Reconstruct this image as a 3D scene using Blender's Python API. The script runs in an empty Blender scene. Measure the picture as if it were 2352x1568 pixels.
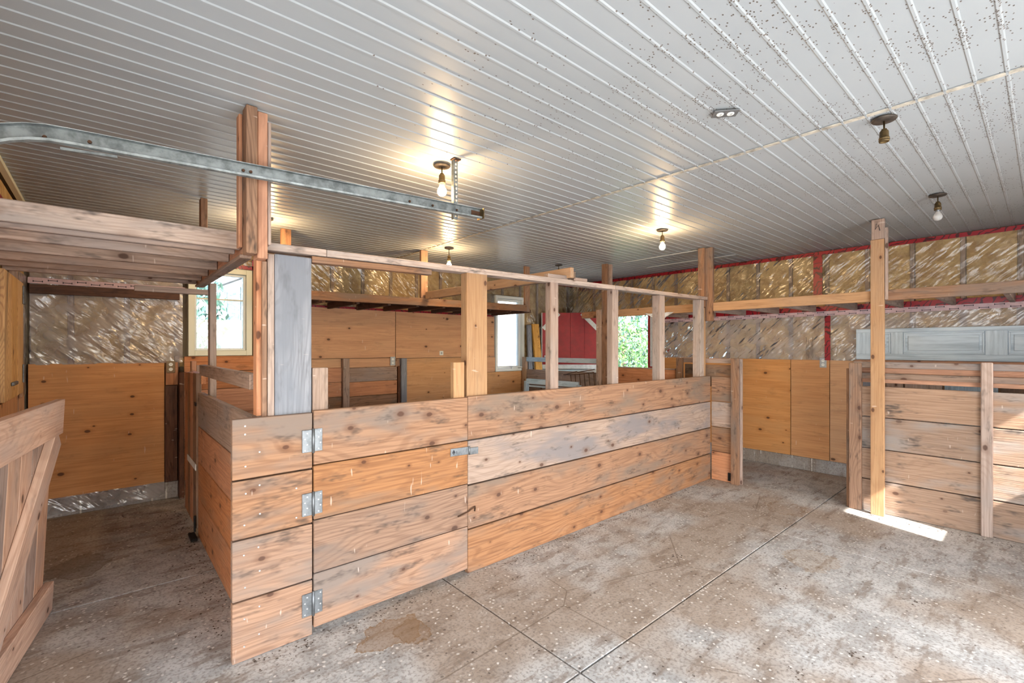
import bpy, bmesh, math, random
from mathutils import Matrix, Vector, Euler, noise
random.seed(7)
S = bpy.context.scene
C = S.collection
PI = math.pi

# ------------------------------------------------------------------ camera
cd = bpy.data.cameras.new('camera'); cam = bpy.data.objects.new('camera', cd); C.objects.link(cam)
YAW = math.atan2(2404 - 1176, 1073.0)            # view direction, measured from +X towards +Y
cam.location = (0, 0, 1.5)
cam.rotation_euler = (PI / 2, 0, YAW - PI / 2)
cd.sensor_width = 36.0; cd.lens = 1073.0 / 2352 * 36.0
cd.shift_y = 13.0 / 2352
cd.clip_start = 0.05; cd.clip_end = 200
S.camera = cam

# ------------------------------------------------------------------ world, sun, added daylight lamps, exposure
w = bpy.data.worlds.new('sky'); S.world = w; w.use_nodes = True
nt = w.node_tree; bg = nt.nodes['Background']
sky = nt.nodes.new('ShaderNodeTexSky'); sky.sky_type = 'NISHITA'; sky.sun_disc = False
sky.sun_elevation = math.radians(41); sky.sun_rotation = math.radians(200); sky.air_density = 1.0; sky.dust_density = 2.5
nt.links.new(sky.outputs[0], bg.inputs[0]); bg.inputs[1].default_value = 1.5

SUN_DIR = Vector((0.318, 1.0, -0.917)).normalized()
sl = bpy.data.lights.new('sun', 'SUN'); sl.energy = 20.0; sl.angle = math.radians(0.6); sl.color = (1.0, 0.95, 0.87)
so = bpy.data.objects.new('sun', sl); C.objects.link(so)
so.rotation_euler = SUN_DIR.to_track_quat('-Z', 'Y').to_euler(); so.location = (0, -20, 20)

al = bpy.data.lights.new('fill_lamp_assumed_doorway', 'AREA'); al.shape = 'RECTANGLE'; al.size = 3.3; al.size_y = 2.0
al.energy = 96; al.color = (0.87, 0.94, 1.0)
ao = bpy.data.objects.new('fill_lamp_assumed_doorway', al); C.objects.link(ao)
ao.location = (2.05, -1.02, 1.08); ao.rotation_euler = (PI / 2, 0, 0)      # added lamp in an assumed, unseen doorway, shining into the barn
ao.rotation_euler = Vector((0, 1, 0)).to_track_quat('-Z', 'Z').to_euler()

gl = bpy.data.lights.new('fill_lamp_garage_side', 'AREA'); gl.shape = 'RECTANGLE'; gl.size = 2.8; gl.size_y = 2.0  # fill lamp added for brightness, garage door assumed open
gl.energy = 52; gl.color = (0.92, 0.96, 1.0)
go = bpy.data.objects.new('fill_lamp_garage_side', gl); C.objects.link(go)
go.location = (-0.62, 0.7, 1.08); go.rotation_euler = Vector((1, 0, 0)).to_track_quat('-Z', 'Z').to_euler()

S.view_settings.view_transform = 'Standard'; S.view_settings.look = 'None'
S.view_settings.gamma = 1.0; S.view_settings.use_curve_mapping = False
S.view_settings.exposure = 0.2
S.cycles.max_bounces = 8; S.cycles.transparent_max_bounces = 8; S.cycles.diffuse_bounces = 5
S.cycles.use_denoising = True; S.cycles.caustics_reflective = False; S.cycles.caustics_refractive = False
S.cycles.sample_clamp_indirect = 6.0
S.cycles.use_light_tree = False; S.cycles.use_adaptive_sampling = True; S.cycles.adaptive_threshold = .05; S.cycles.adaptive_min_samples = 12
S.cycles.time_limit = 1200; S.cycles.use_auto_tile = False

# ------------------------------------------------------------------ materials
def lin(c):
    return tuple((v / 255 / 12.92) if v / 255 <= .04045 else ((v / 255 + .055) / 1.055) ** 2.4 for v in c) + (1.0,)

class NT:
    def __init__(s, name):
        s.m = bpy.data.materials.new(name); s.m.use_nodes = True
        s.t = s.m.node_tree; s.b = s.t.nodes['Principled BSDF']; s.out = s.t.nodes['Material Output']
    def n(s, kind, **kw):
        x = s.t.nodes.new('ShaderNode' + kind)
        for k, v in kw.items():
            if k.startswith('_'): setattr(x, k[1:], v)
        return x
    def l(s, a, b): s.t.links.new(a, b)
    def put(s, sock, v):
        if hasattr(v, 'is_linked') or isinstance(v, bpy.types.NodeSocket): s.l(v, sock)
        else: sock.default_value = v
    def math(s, op, a, b=0.0, c=None, clamp=False):
        x = s.n('Math', _operation=op, _use_clamp=clamp); s.put(x.inputs[0], a); s.put(x.inputs[1], b)
        if c is not None: s.put(x.inputs[2], c)
        return x.outputs[0]
    def vmath(s, op, a, b):
        x = s.n('VectorMath', _operation=op); s.put(x.inputs[0], a); s.put(x.inputs[1], b); return x.outputs[0]
    def mix(s, f, a, b, mode='MIX'):
        x = s.n('Mix', _data_type='RGBA', _blend_type=mode); s.put(x.inputs[0], f); s.put(x.inputs[6], a); s.put(x.inputs[7], b); return x.outputs[2]
    def noise(s, v, scale, detail=2, rough=.5, dist=0.0):
        x = s.n('TexNoise', _noise_dimensions=getattr(s, 'dim', '3D')); s.l(v, x.inputs['Vector']); x.inputs['Scale'].default_value = scale
        x.inputs['Detail'].default_value = detail; x.inputs['Roughness'].default_value = rough; x.inputs['Distortion'].default_value = dist
        return x.outputs['Fac']
    def smooth(s, v, a, b, lo=0.0, hi=1.0):
        x = s.n('MapRange', _interpolation_type='SMOOTHSTEP'); s.put(x.inputs[0], v)
        for i, q in enumerate((a, b, lo, hi)): x.inputs[i + 1].default_value = q
        return x.outputs[0]
    def bump(s, h, strength, dist):
        x = s.n('Bump'); x.inputs['Strength'].default_value = strength; x.inputs['Distance'].default_value = dist
        s.l(h, x.inputs['Height']); s.l(x.outputs[0], s.b.inputs['Normal'])

MATS = {}
def plain(name, rgb, rough=.6, metal=0.0, spec=.5, var=0.0):
    k = NT(name); k.b.inputs['Base Color'].default_value = lin(rgb); k.b.inputs['Roughness'].default_value = rough
    k.b.inputs['Metallic'].default_value = metal; k.b.inputs['Specular IOR Level'].default_value = spec
    if var:
        tc = k.n('TexCoord'); f = k.noise(tc.outputs['Object'], 14, 4, .65)
        c = k.mix(k.smooth(f, .35, .7), lin(rgb), lin(tuple(v * (1 - var) for v in rgb))); k.l(c, k.b.inputs['Base Color'])
        k.bump(f, .2, .004)
    MATS[name] = k.m; return k.m

def wood(name, light, dark, gray=(150, 142, 134), gray_amt=.25, knots=.5, rings=9.0, ring_amt=.55, stain=.3, bump=.35, var=.25, wide=1.0):
    """Sawn timber. Grain runs along the piece's own X axis."""
    k = NT(name); tc = k.n('TexCoord'); oi = k.n('ObjectInfo')
    off = k.n('CombineXYZ'); r = oi.outputs['Random']
    k.put(off.inputs[0], k.math('MULTIPLY', r, 37.0)); k.put(off.inputs[1], k.math('MULTIPLY', r, 71.3)); k.put(off.inputs[2], k.math('MULTIPLY', r, 19.7))
    P = k.vmath('ADD', tc.outputs['Object'], off.outputs[0])
    slow = k.vmath('MULTIPLY', P, (0.7, 3.0, 3.0))
    n1 = k.noise(slow, 1.5 / wide, 1, .5)
    sep = k.n('SeparateXYZ'); k.l(P, sep.inputs[0])
    yz = k.math('ADD', sep.outputs[1], k.math('MULTIPLY', sep.outputs[2], .9))
    ph = k.math('ADD', k.math('MULTIPLY', yz, rings * 30.0), k.math('MULTIPLY', n1, rings * 15.0))
    ring = k.smooth(k.math('SINE', ph), -.1, 1.0)
    streak = k.noise(k.vmath('MULTIPLY', P, (3.0, 95.0, 95.0)), 1.0, 1, .6)
    blotch = k.noise(k.vmath('MULTIPLY', P, (1.2, 4.0, 4.0)), 1.0, 3, .65)
    dirt = k.noise(k.vmath('MULTIPLY', P, (5.0, 16.0, 16.0)), 1.0, 3, .75)
    col = k.mix(k.math('MULTIPLY', ring, ring_amt * .62), lin(light), lin(dark))
    col = k.mix(k.math('MULTIPLY', k.smooth(streak, .36, .72), .45), col, lin(dark))
    col = k.mix(k.math('MULTIPLY', k.smooth(blotch, .44, .68), gray_amt * 1.6, clamp=True), col, lin(gray))
    col = k.mix(k.math('MULTIPLY', k.smooth(dirt, .52, .76), stain), col, lin(tuple(v * .45 for v in gray)))
    # knots
    vo = k.n('TexVoronoi', _voronoi_dimensions='2D'); kv = k.n('CombineXYZ'); k.put(kv.inputs[0], k.math('MULTIPLY', sep.outputs[0], 3.6)); k.put(kv.inputs[1], k.math('MULTIPLY', yz, 6.0))
    k.l(kv.outputs[0], vo.inputs['Vector']); vo.inputs['Scale'].default_value = 1.0
    sc = k.n('SeparateColor'); k.l(vo.outputs['Color'], sc.inputs[0])
    on = k.smooth(sc.outputs[0], 1 - knots, 1 - knots + .05)
    kd = k.math('ADD', k.math('DIVIDE', vo.outputs['Distance'], k.math('ADD', sc.outputs[1], .45)), k.math('MULTIPLY', k.math('SUBTRACT', dirt, .5), .06))
    kn = k.math('MULTIPLY', k.smooth(kd, .075, .04), on)
    halo = k.math('MULTIPLY', k.smooth(kd, .2, .06), k.math('MULTIPLY', on, .45))
    col = k.mix(halo, col, lin(dark)); col = k.mix(k.math('MULTIPLY', kn, .85), col, lin((72, 42, 26)))
    # scuffs: thin pale marks
    sc2 = k.noise(k.vmath('MULTIPLY', P, (40.0, 9.0, 9.0)), 1.0, 1, .6)
    col = k.mix(k.math('MULTIPLY', k.smooth(sc2, .74, .80), .35), col, lin((225, 205, 190)))
    hv = k.n('HueSaturation'); k.put(hv.inputs['Value'], k.math('ADD', k.math('MULTIPLY', r, var), 1.0 - var * .55))
    r2 = k.math('FRACT', k.math('MULTIPLY', r, 17.31)); k.put(hv.inputs['Saturation'], k.math('ADD', k.math('MULTIPLY', r2, .22), .80))
    k.l(col, hv.inputs['Color']); k.l(hv.outputs[0], k.b.inputs['Base Color'])
    k.b.inputs['Roughness'].default_value = .72; k.b.inputs['Specular IOR Level'].default_value = .3
    k.bump(streak, bump, .003)
    MATS[name] = k.m; return k.m

wood('pine_board', (150, 111, 82), (94, 60, 39), (118, 102, 92), .65, .5, 7, .5, .7)
wood('pine_orange', (152, 107, 71), (96, 59, 34), (119, 99, 84), .6, .55, 6, .45, .7)
wood('pine_fresh', (176, 136, 96), (142, 98, 62), (156, 130, 106), .25, .55, 5, .28, .24)
wood('pine_pale', (216, 176, 148), (166, 116, 84), (188, 162, 146), .45, .45, 7, .4, .35)
wood('chipped_plate', (178, 156, 142), (120, 92, 76), (150, 138, 132), .6, .9, 9, .3, 1.0, .9)
wood('pine_dusty', (172, 148, 134), (122, 92, 76), (146, 134, 128), .5, .45, 7, .3, .6)
wood('board_grey', (154, 130, 114), (104, 80, 64), (116, 108, 108), .6, .5, 7, .35, .7)
wood('weathered_grey', (138, 140, 148), (84, 84, 92), (114, 118, 128), .6, .12, 10, .5, .3, .6, .12)
wood('old_beam', (168, 142, 126), (108, 82, 66), (144, 132, 128), .5, .4, 7, .35, .65)
wood('rough_brown', (150, 114, 88), (82, 54, 38), (120, 100, 88), .5, .5, 9, .6, .95, 1.0)
wood('dark_stained', (100, 62, 40), (54, 32, 20), (68, 52, 44), .35, .3, 8, .4, .6)
wood('plank_red_brown', (194, 130, 86), (138, 80, 46), (154, 122, 100), .3, .5, 6, .35, .45)
wood('plywood', (208, 148, 92), (170, 108, 58), (190, 140, 92), .3, .45, 1.6, .35, .22, .15, .12, 2.0)
wood('plywood_pale', (208, 154, 102), (170, 116, 68), (190, 146, 104), .32, .42, 1.6, .32, .24, .15, .12, 2.0)
wood('soiled_board', (160, 128, 103), (106, 72, 47), (150, 136, 127), .85, .2, 6, .25, .85, 1.0)
wood('blue_painted', (150, 176, 196), (112, 136, 156), (176, 186, 194), .4, .15, 6, .3, .4)
wood('rough_yellow', (222, 172, 92), (150, 94, 36), (204, 156, 84), .2, .2, 16, .8, .4, .8)

plain('zinc', (126, 130, 134), .5, .7, .5, .25)
plain('galvanised', (150, 156, 156), .45, .8, .5, .3)
plain('screw_head', (190, 192, 194), .4, .7)
plain('rust', (92, 64, 46), .8, .4, .4, .4)
plain('black_iron', (34, 30, 28), .6, .5, .4, .2)
plain('aged_brass', (120, 98, 62), .5, .6, .5, .35)
plain('plate_dark', (84, 74, 66), .6, .3, .4, .4)
plain('white_vinyl', (226, 232, 232), .4, 0, .5)
plain('cream_vinyl', (222, 222, 200), .45, 0, .5)
plain('outlet_grey', (168, 172, 174), .45, 0, .5)
plain('outlet_white', (232, 234, 228), .4, 0, .5)
plain('box_grey', (112, 114, 116), .5, .3, .5, .2)
plain('outlet_dark', (120, 96, 60), .5, 0, .5)
plain('slot_black', (22, 22, 22), .7)
plain('red_paint', (158, 26, 34), .5, 0, .4, .12)
plain('white_paint', (222, 228, 228), .55, 0, .4, .1)
plain('pale_blue_paint', (190, 214, 222), .55, 0, .4, .12)
plain('print_black', (40, 40, 46), .8)
plain('tape_pink', (206, 176, 180), .5, 0, .5, .12)
plain('white_film', (216, 218, 220), .35, 0, .5, .1)
plain('siding_white', (232, 236, 238), .6)
plain('siding_dark', (96, 112, 122), .7, 0, .3, .3)
plain('roof_dark', (80, 84, 90), .8)
plain('trunk', (92, 76, 62), .9)
plain('sheathing', (150, 132, 108), .9)
plain('steel_white', (206, 210, 211), .3, 0, .5)

def red_tape():
    k = NT('red_tape'); tc = k.n('TexCoord')
    wv = k.n('TexWave', _wave_type='BANDS', _bands_direction='DIAGONAL'); k.l(tc.outputs['Object'], wv.inputs['Vector']); wv.inputs['Scale'].default_value = 7
    wv.inputs['Distortion'].default_value = 14; wv.inputs['Detail'].default_value = 2
    c = k.mix(k.smooth(wv.outputs['Fac'], .82, .92), lin((150, 16, 32)), lin((70, 6, 16)))
    k.l(c, k.b.inputs['Base Color']); k.b.inputs['Roughness'].default_value = .35; MATS['red_tape'] = k.m
red_tape()

def ceiling_steel():
    k = NT('ceiling_steel'); k.dim = '2D'; tc = k.n('TexCoord'); P = tc.outputs['Object']
    ge = k.n('NewGeometry'); sep = k.n('SeparateXYZ'); k.l(ge.outputs['Position'], sep.inputs[0])
    # fly specks, thicker along the ribs and over the open part of the barn
    v = k.n('TexVoronoi', _voronoi_dimensions='2D'); k.l(k.vmath('MULTIPLY', ge.outputs['Position'], (75.0, 120.0, 1.0)), v.inputs['Vector']); v.inputs['Scale'].default_value = 1.0
    sc = k.n('SeparateColor'); k.l(v.outputs['Color'], sc.inputs[0])
    rib = k.math('ABSOLUTE', k.math('SUBTRACT', k.math('FRACT', k.math('DIVIDE', k.math('ADD', sep.outputs[1], 9.65 - 0.108), .0965)), .5))
    nearrib = k.smooth(rib, .18, .46)                                       # 0.5 = at a rib
    area = k.math('MULTIPLY', k.smooth(sep.outputs[1], 2.6, .6), k.smooth(sep.outputs[0], .6, 2.2))
    pat = k.smooth(k.noise(ge.outputs['Position'], 2.2, 3, .6), .35, .65)
    dens = k.math('MULTIPLY', k.math('MULTIPLY', k.math('ADD', k.math('MULTIPLY', nearrib, .42), .08), pat), area)
    speck = k.math('MULTIPLY', k.math('GREATER_THAN', dens, sc.outputs[0]), k.smooth(v.outputs['Distance'], .40, .25))
    dust = k.noise(ge.outputs['Position'], 1.1, 3, .5)
    c = k.mix(k.math('MULTIPLY', k.smooth(dust, .4, .7), .3), lin((156, 161, 165)), lin((146, 150, 152)))
    c = k.mix(k.math('MULTIPLY', speck, .9), c, lin((78, 64, 50)))
    k.l(c, k.b.inputs['Base Color']); k.b.inputs['Specular IOR Level'].default_value = .5
    k.put(k.b.inputs['Roughness'], k.math('ADD', k.math('MULTIPLY', dust, .14), k.math('ADD', k.math('MULTIPLY', area, .16), .27)))
    MATS['ceiling_steel'] = k.m
ceiling_steel()

def concrete(name, base, stains=True):
    k = NT(name); k.dim = '2D' if stains else '3D'; ge = k.n('NewGeometry'); P = ge.outputs['Position']
    big = k.noise(P, .9, 3, .6); mid = k.noise(P, 5.5, 4, .7); fine = k.noise(P, 60, 1, .6)
    c = k.mix(k.smooth(mid, .35, .7), lin(base), lin(tuple(v * .84 for v in base)))
    brown = k.smooth(big, .42, .62)
    c = k.mix(k.math('MULTIPLY', brown, .62), c, lin((146, 122, 98)))
    st = k.noise(k.vmath('MULTIPLY', P, (2.2, 7.0, 1.0)), 1.6, 5, .7)
    c = k.mix(k.math('MULTIPLY', k.smooth(st, .50, .68), .6), c, lin((112, 94, 78)))
    c = k.mix(k.math('MULTIPLY', k.smooth(fine, .45, .72), .5), c, lin((112, 102, 94)))
    # pale lime chips and dark crumbs
    for sc_, thr, colr, amt in ((38, .20, (222, 216, 208), .7), (24, .12, (66, 54, 46), .8)):
        v = k.n('TexVoronoi', _voronoi_dimensions='2D'); k.l(k.vmath('ADD', P, (sc_ * .37, sc_ * .11, 0)), v.inputs['Vector']); v.inputs['Scale'].default_value = sc_
        s2 = k.n('SeparateColor'); k.l(v.outputs['Color'], s2.inputs[0])
        edge = k.math('ADD', v.outputs['Distance'], k.math('MULTIPLY', k.math('SUBTRACT', fine, .5), .35))
        f = k.math('MULTIPLY', k.smooth(edge, thr * 1.5, thr), k.math('GREATER_THAN', s2.outputs[1], .8))
        f = k.math('MULTIPLY', f, k.smooth(mid if sc_ > 30 else st, .42, .6))
        c = k.mix(k.math('MULTIPLY', f, amt), c, lin(colr))
    if stains:
        sep = k.n('SeparateXYZ'); k.l(P, sep.inputs[0])
        wob = k.math('MULTIPLY', k.math('SUBTRACT', mid, .5), .55)
        for (sx, sy, rx, ry, fill, ring_, colr) in ((1.13, 2.27, .17, .12, .55, .8, (128, 98, 66)), (1.24, 2.2, .09, .1, .4, .8, (120, 92, 64)), (4.79, 1.60, .17, .17, .12, .6, (126, 98, 70)),
                                                  (-.13, 4.35, .16, .2, .5, .6, (86, 66, 52)), (3.74, 1.1, .2, .16, .25, .4, (142, 112, 70))):
            dx = k.math('DIVIDE', k.math('SUBTRACT', sep.outputs[0], sx), rx); dy = k.math('DIVIDE', k.math('SUBTRACT', sep.outputs[1], sy), ry)
            d = k.math('ADD', k.math('SQRT', k.math('ADD', k.math('MULTIPLY', dx, dx), k.math('MULTIPLY', dy, dy))), k.math('MULTIPLY', wob, 3.2))
            inside = k.math('MULTIPLY', k.smooth(d, 1.02, .94), fill)
            rim = k.math('MULTIPLY', k.smooth(k.math('ABSOLUTE', k.math('SUBTRACT', d, .95)), .10, .02), ring_)
            c = k.mix(k.math('MAXIMUM', inside, rim), c, lin(colr))
        # hairline cracks
        v = k.n('TexVoronoi', _feature='DISTANCE_TO_EDGE', _voronoi_dimensions='2D'); k.l(k.vmath('ADD', P, (.3, .2, 0)), v.inputs['Vector']); v.inputs['Scale'].default_value = .9
        cr = k.math('MULTIPLY', k.smooth(v.outputs['Distance'], .006, .001), k.smooth(big, .5, .6)); c = k.mix(k.math('MULTIPLY', cr, .6), c, lin((92, 76, 62)))
    k.l(c, k.b.inputs['Base Color']); k.b.inputs['Roughness'].default_value = .68; k.b.inputs['Specular IOR Level'].default_value = .4
    k.bump(fine, .25, .004); MATS[name] = k.m
concrete('concrete', (184, 182, 178)); concrete('concrete_curb', (172, 170, 170), False)

def batt():
    k = NT('fibreglass'); tc = k.n('TexCoord'); oi = k.n('ObjectInfo')
    P = k.vmath('ADD', tc.outputs['Object'], k.vmath('MULTIPLY', (13.0, 7.0, 29.0), (1, 1, 1)))
    x = k.n('VectorMath', _operation='SCALE'); x.inputs[0].default_value = (31, 17, 53); k.l(oi.outputs['Random'], x.inputs['Scale']); P = k.vmath('ADD', P, x.outputs[0])
    a = k.noise(k.vmath('MULTIPLY', P, (1, 1, 1)), 5, 4, .6, 1.0); b = k.noise(P, 22, 4, .7, .6)
    c = k.mix(k.smooth(a, .35, .68), lin((214, 184, 130)), lin((176, 140, 90)))
    c = k.mix(k.math('MULTIPLY', k.smooth(b, .5, .75), .5), c, lin((136, 102, 62)))
    k.l(c, k.b.inputs['Base Color']); k.b.inputs['Roughness'].default_value = .95; k.bump(k.math('ADD', a, b), .6, .02); MATS['fibreglass'] = k.m
batt()

def film(name, haze, gloss, bumpdist, hcol=(232, 226, 222)):
    """Clear poly vapour barrier: see-through, creased and shiny."""
    k = NT(name); tc = k.n('TexCoord'); P = tc.outputs['Object']
    rot = k.n('Mapping', _vector_type='TEXTURE'); rot.inputs['Rotation'].default_value = (0, math.radians(42), 0); rot.inputs['Scale'].default_value = (.45, .12, .12); k.l(P, rot.inputs['Vector'])
    a = k.noise(rot.outputs[0], 1.3, 2, .6); b = k.noise(P, 5, 1, .5)
    h = k.math('ADD', a, k.math('MULTIPLY', b, .8))
    bm = k.n('Bump'); bm.inputs['Strength'].default_value = .9; bm.inputs['Distance'].default_value = bumpdist; k.l(h, bm.inputs['Height'])
    tr = k.n('BsdfTransparent'); tr.inputs[0].default_value = (.95, .94, .92, 1)
    gs = k.n('BsdfGlossy'); gs.inputs['Roughness'].default_value = .18; k.l(bm.outputs[0], gs.inputs['Normal'])
    df = k.n('BsdfDiffuse'); df.inputs[0].default_value = lin(hcol); k.l(bm.outputs[0], df.inputs['Normal'])
    m1 = k.n('MixShader'); k.put(m1.inputs[0], k.math('ADD', k.math('MULTIPLY', k.smooth(b, .3, .7), haze * .22), haze * .36)); k.l(tr.outputs[0], m1.inputs[1]); k.l(df.outputs[0], m1.inputs[2])
    lw = k.n('LayerWeight'); lw.inputs[0].default_value = .35; k.l(bm.outputs[0], lw.inputs['Normal'])
    m2 = k.n('MixShader'); k.put(m2.inputs[0], k.math('ADD', k.math('MULTIPLY', lw.outputs['Fresnel'], gloss), .03, clamp=True)); k.l(m1.outputs[0], m2.inputs[1]); k.l(gs.outputs[0], m2.inputs[2])
    k.l(m2.outputs[0], k.out.inputs['Surface']); MATS[name] = k.m
film('clear_film', .76, 1.0, .06, (210, 202, 202)); film('clear_film_upper', .30, .9, .04, (200, 184, 150))

def glass():
    k = NT('window_glass'); tr = k.n('BsdfTransparent'); gs = k.n('BsdfGlossy'); gs.inputs['Roughness'].default_value = .02
    tr.inputs[0].default_value = (.96, .98, .98, 1)
    fr = k.n('Fresnel'); fr.inputs[0].default_value = 1.45; m = k.n('MixShader'); k.l(fr.outputs[0], m.inputs[0]); k.l(tr.outputs[0], m.inputs[1]); k.l(gs.outputs[0], m.inputs[2])
    k.l(m.outputs[0], k.out.inputs['Surface']); MATS['window_glass'] = k.m
glass()

def lamp_glass(name, strength, col):
    k = NT(name)
    k.b.inputs['Base Color'].default_value = (.95, .95, .93, 1); k.b.inputs['Roughness'].default_value = .12
    if strength: k.b.inputs['Emission Color'].default_value = col; k.b.inputs['Emission Strength'].default_value = strength
    else: k.b.inputs['Transmission Weight'].default_value = .6
    MATS[name] = k.m
lamp_glass('bulb_lit', 560.0, (1.0, .66, .33, 1)); lamp_glass('bulb_off', 0, None)

def leaf(name, c1, c2):
    k = NT(name); ge = k.n('NewGeometry')
    f = k.noise(ge.outputs['Position'], 1.4, 2)
    c = k.mix(k.smooth(f, .35, .65), lin(c1), lin(c2)); k.l(c, k.b.inputs['Base Color'])
    k.b.inputs['Roughness'].default_value = .5; k.b.inputs['Transmission Weight'].default_value = .0
    MATS[name] = k.m
leaf('leaf_green', (84, 122, 58), (58, 98, 66)); leaf('leaf_blue', (62, 98, 84), (90, 122, 112)); leaf('ground_grey', (150, 148, 136), (168, 164, 152))

# ------------------------------------------------------------------ building helpers
W = {}
def place(o, M, parent=None):
    C.objects.link(o); W[o.name] = M.copy()
    if parent is not None:
        o.parent = parent; o.matrix_parent_inverse = W[parent.name].inverted()
    o.matrix_basis = M
    return o

def tag(o, label=None, cat=None, group=None, kind=None):
    for k, v in (('label', label), ('category', cat), ('group', group), ('kind', kind)):
        if v: o[k] = v
    return o

def thing(name, label, cat, loc=(0, 0, 0), group=None, kind=None, M=None):
    o = bpy.data.objects.new(name, None); o.empty_display_size = .05
    place(o, M if M is not None else Matrix.Translation(loc)); return tag(o, label, cat, group, kind)

_cache = {}
def box_mesh(L, a, b, bev):
    key = (round(L, 4), round(a, 4), round(b, 4), bev)
    if key in _cache: return _cache[key]
    bm = bmesh.new(); bmesh.ops.create_cube(bm, size=1.0); bmesh.ops.scale(bm, vec=(L, a, b), verts=bm.verts)
    if bev > 0:
        bmesh.ops.bevel(bm, geom=list(bm.edges), offset=min(bev, a * .3, b * .3, L * .3), segments=1, affect='EDGES', profile=.5)
    me = bpy.data.meshes.new('box'); bm.to_mesh(me); bm.free(); _cache[key] = me
    return me

def mesh_obj(name, me, mat, M, parent=None, smooth=False):
    if smooth:
        for p in me.polygons: p.use_smooth = True
    o = bpy.data.objects.new(name, me)
    if not me.materials: me.materials.append(None)
    place(o, M, parent)
    o.material_slots[0].link = 'OBJECT'; o.material_slots[0].material = MATS[mat]
    return o

AX = {'x': Matrix.Identity(4), 'y': Matrix.Rotation(PI / 2, 4, 'Z'), 'z': Matrix.Rotation(-PI / 2, 4, 'Y')}
def bx(name, parent, x0, x1, y0, y1, z0, z1, mat, axis=None, bev=.003, tilt=None):
    dx, dy, dz = abs(x1 - x0), abs(y1 - y0), abs(z1 - z0)
    if axis is None: axis = max((dx, 'x'), (dy, 'y'), (dz, 'z'))[1]
    dims = {'x': (dx, dy, dz), 'y': (dy, dx, dz), 'z': (dz, dy, dx)}[axis]
    M = Matrix.Translation(((x0 + x1) / 2, (y0 + y1) / 2, (z0 + z1) / 2))
    if tilt: M = M @ Euler(tilt).to_matrix().to_4x4()
    return mesh_obj(name, box_mesh(*dims, bev), mat, M @ AX[axis], parent)

def stick(name, parent, p0, p1, wd, ht, mat, bev=.003, roll=0.0):
    """A beam from p0 to p1 (centre line); wd across, ht in height."""
    p0, p1 = Vector(p0), Vector(p1); d = (p1 - p0); L = d.length; d.normalize()
    up = Vector((0, 0, 1)) if abs(d.z) < .95 else Vector((0, 1, 0))
    y = up.cross(d).normalized(); z = d.cross(y)
    R = Matrix((d, y, z)).transposed().to_4x4()
    M = Matrix.Translation((p0 + p1) / 2) @ R @ Matrix.Rotation(roll, 4, 'X')
    return mesh_obj(name, box_mesh(L, wd, ht, bev), mat, M, parent)

def from_bm(name, bm, mat, M, parent=None, smooth=False):
    me = bpy.data.meshes.new(name); bm.to_mesh(me); bm.free(); return mesh_obj(name, me, mat, M, parent, smooth)

def lathe_bm(prof, seg=16):
    bm = bmesh.new(); rows = []
    for r, z in prof:
        rows.append([bm.verts.new((r * math.cos(2 * PI * i / seg), r * math.sin(2 * PI * i / seg), z)) for i in range(seg)] if r > 1e-5 else [bm.verts.new((0, 0, z))])
    for a, b in zip(rows, rows[1:]):
        for i in range(seg):
            j = (i + 1) % seg
            if len(a) == 1 and len(b) == 1: continue
            if len(a) == 1: bm.faces.new((a[0], b[j], b[i]))
            elif len(b) == 1: bm.faces.new((a[i], a[j], b[0]))
            else: bm.faces.new((a[i], a[j], b[j], b[i]))
    bmesh.ops.recalc_face_normals(bm, faces=bm.faces)
    return bm

def tube_bm(pts, r, seg=7, bm=None):
    bm = bm or bmesh.new(); pts = [Vector(p) for p in pts]; prev = None
    for i, p in enumerate(pts):
        d = (pts[min(i + 1, len(pts) - 1)] - pts[max(i - 1, 0)]).normalized()
        u = d.cross(Vector((0, 0, 1)) if abs(d.z) < .9 else Vector((1, 0, 0))).normalized(); v = d.cross(u)
        ring = [bm.verts.new(p + r * (math.cos(2 * PI * k / seg) * u + math.sin(2 * PI * k / seg) * v)) for k in range(seg)]
        if prev:
            for k in range(seg): bm.faces.new((prev[k], prev[(k + 1) % seg], ring[(k + 1) % seg], ring[k]))
        else: bm.faces.new(ring)
        prev = ring
    bm.faces.new(list(reversed(prev)))
    bmesh.ops.recalc_face_normals(bm, faces=bm.faces)
    return bm

def boxes_bm(lst):
    bm = bmesh.new()
    for (x0, x1, y0, y1, z0, z1) in lst:
        m = Matrix.Translation(((x0 + x1) / 2, (y0 + y1) / 2, (z0 + z1) / 2)) @ Matrix.Diagonal((x1 - x0, y1 - y0, z1 - z0, 1))
        bmesh.ops.create_cube(bm, size=1.0, matrix=m)
    return bm

def holed(u0, u1, z0, z1, holes):
    """Rectangles (u0,u1,z0,z1) that fill the wall around its holes."""
    us = sorted({u0, u1, *[h[0] for h in holes], *[h[1] for h in holes]}); out = []
    for a, b in zip(us, us[1:]):
        zs = [z0]
        for h in sorted((h for h in holes if h[0] <= a + 1e-6 and h[1] >= b - 1e-6), key=lambda h: h[2]): zs += [h[2], h[3]]
        zs.append(z1)
        for p, q in zip(zs[::2], zs[1::2]):
            if q - p > 1e-4: out.append((a, b, p, q))
    return out

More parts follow.
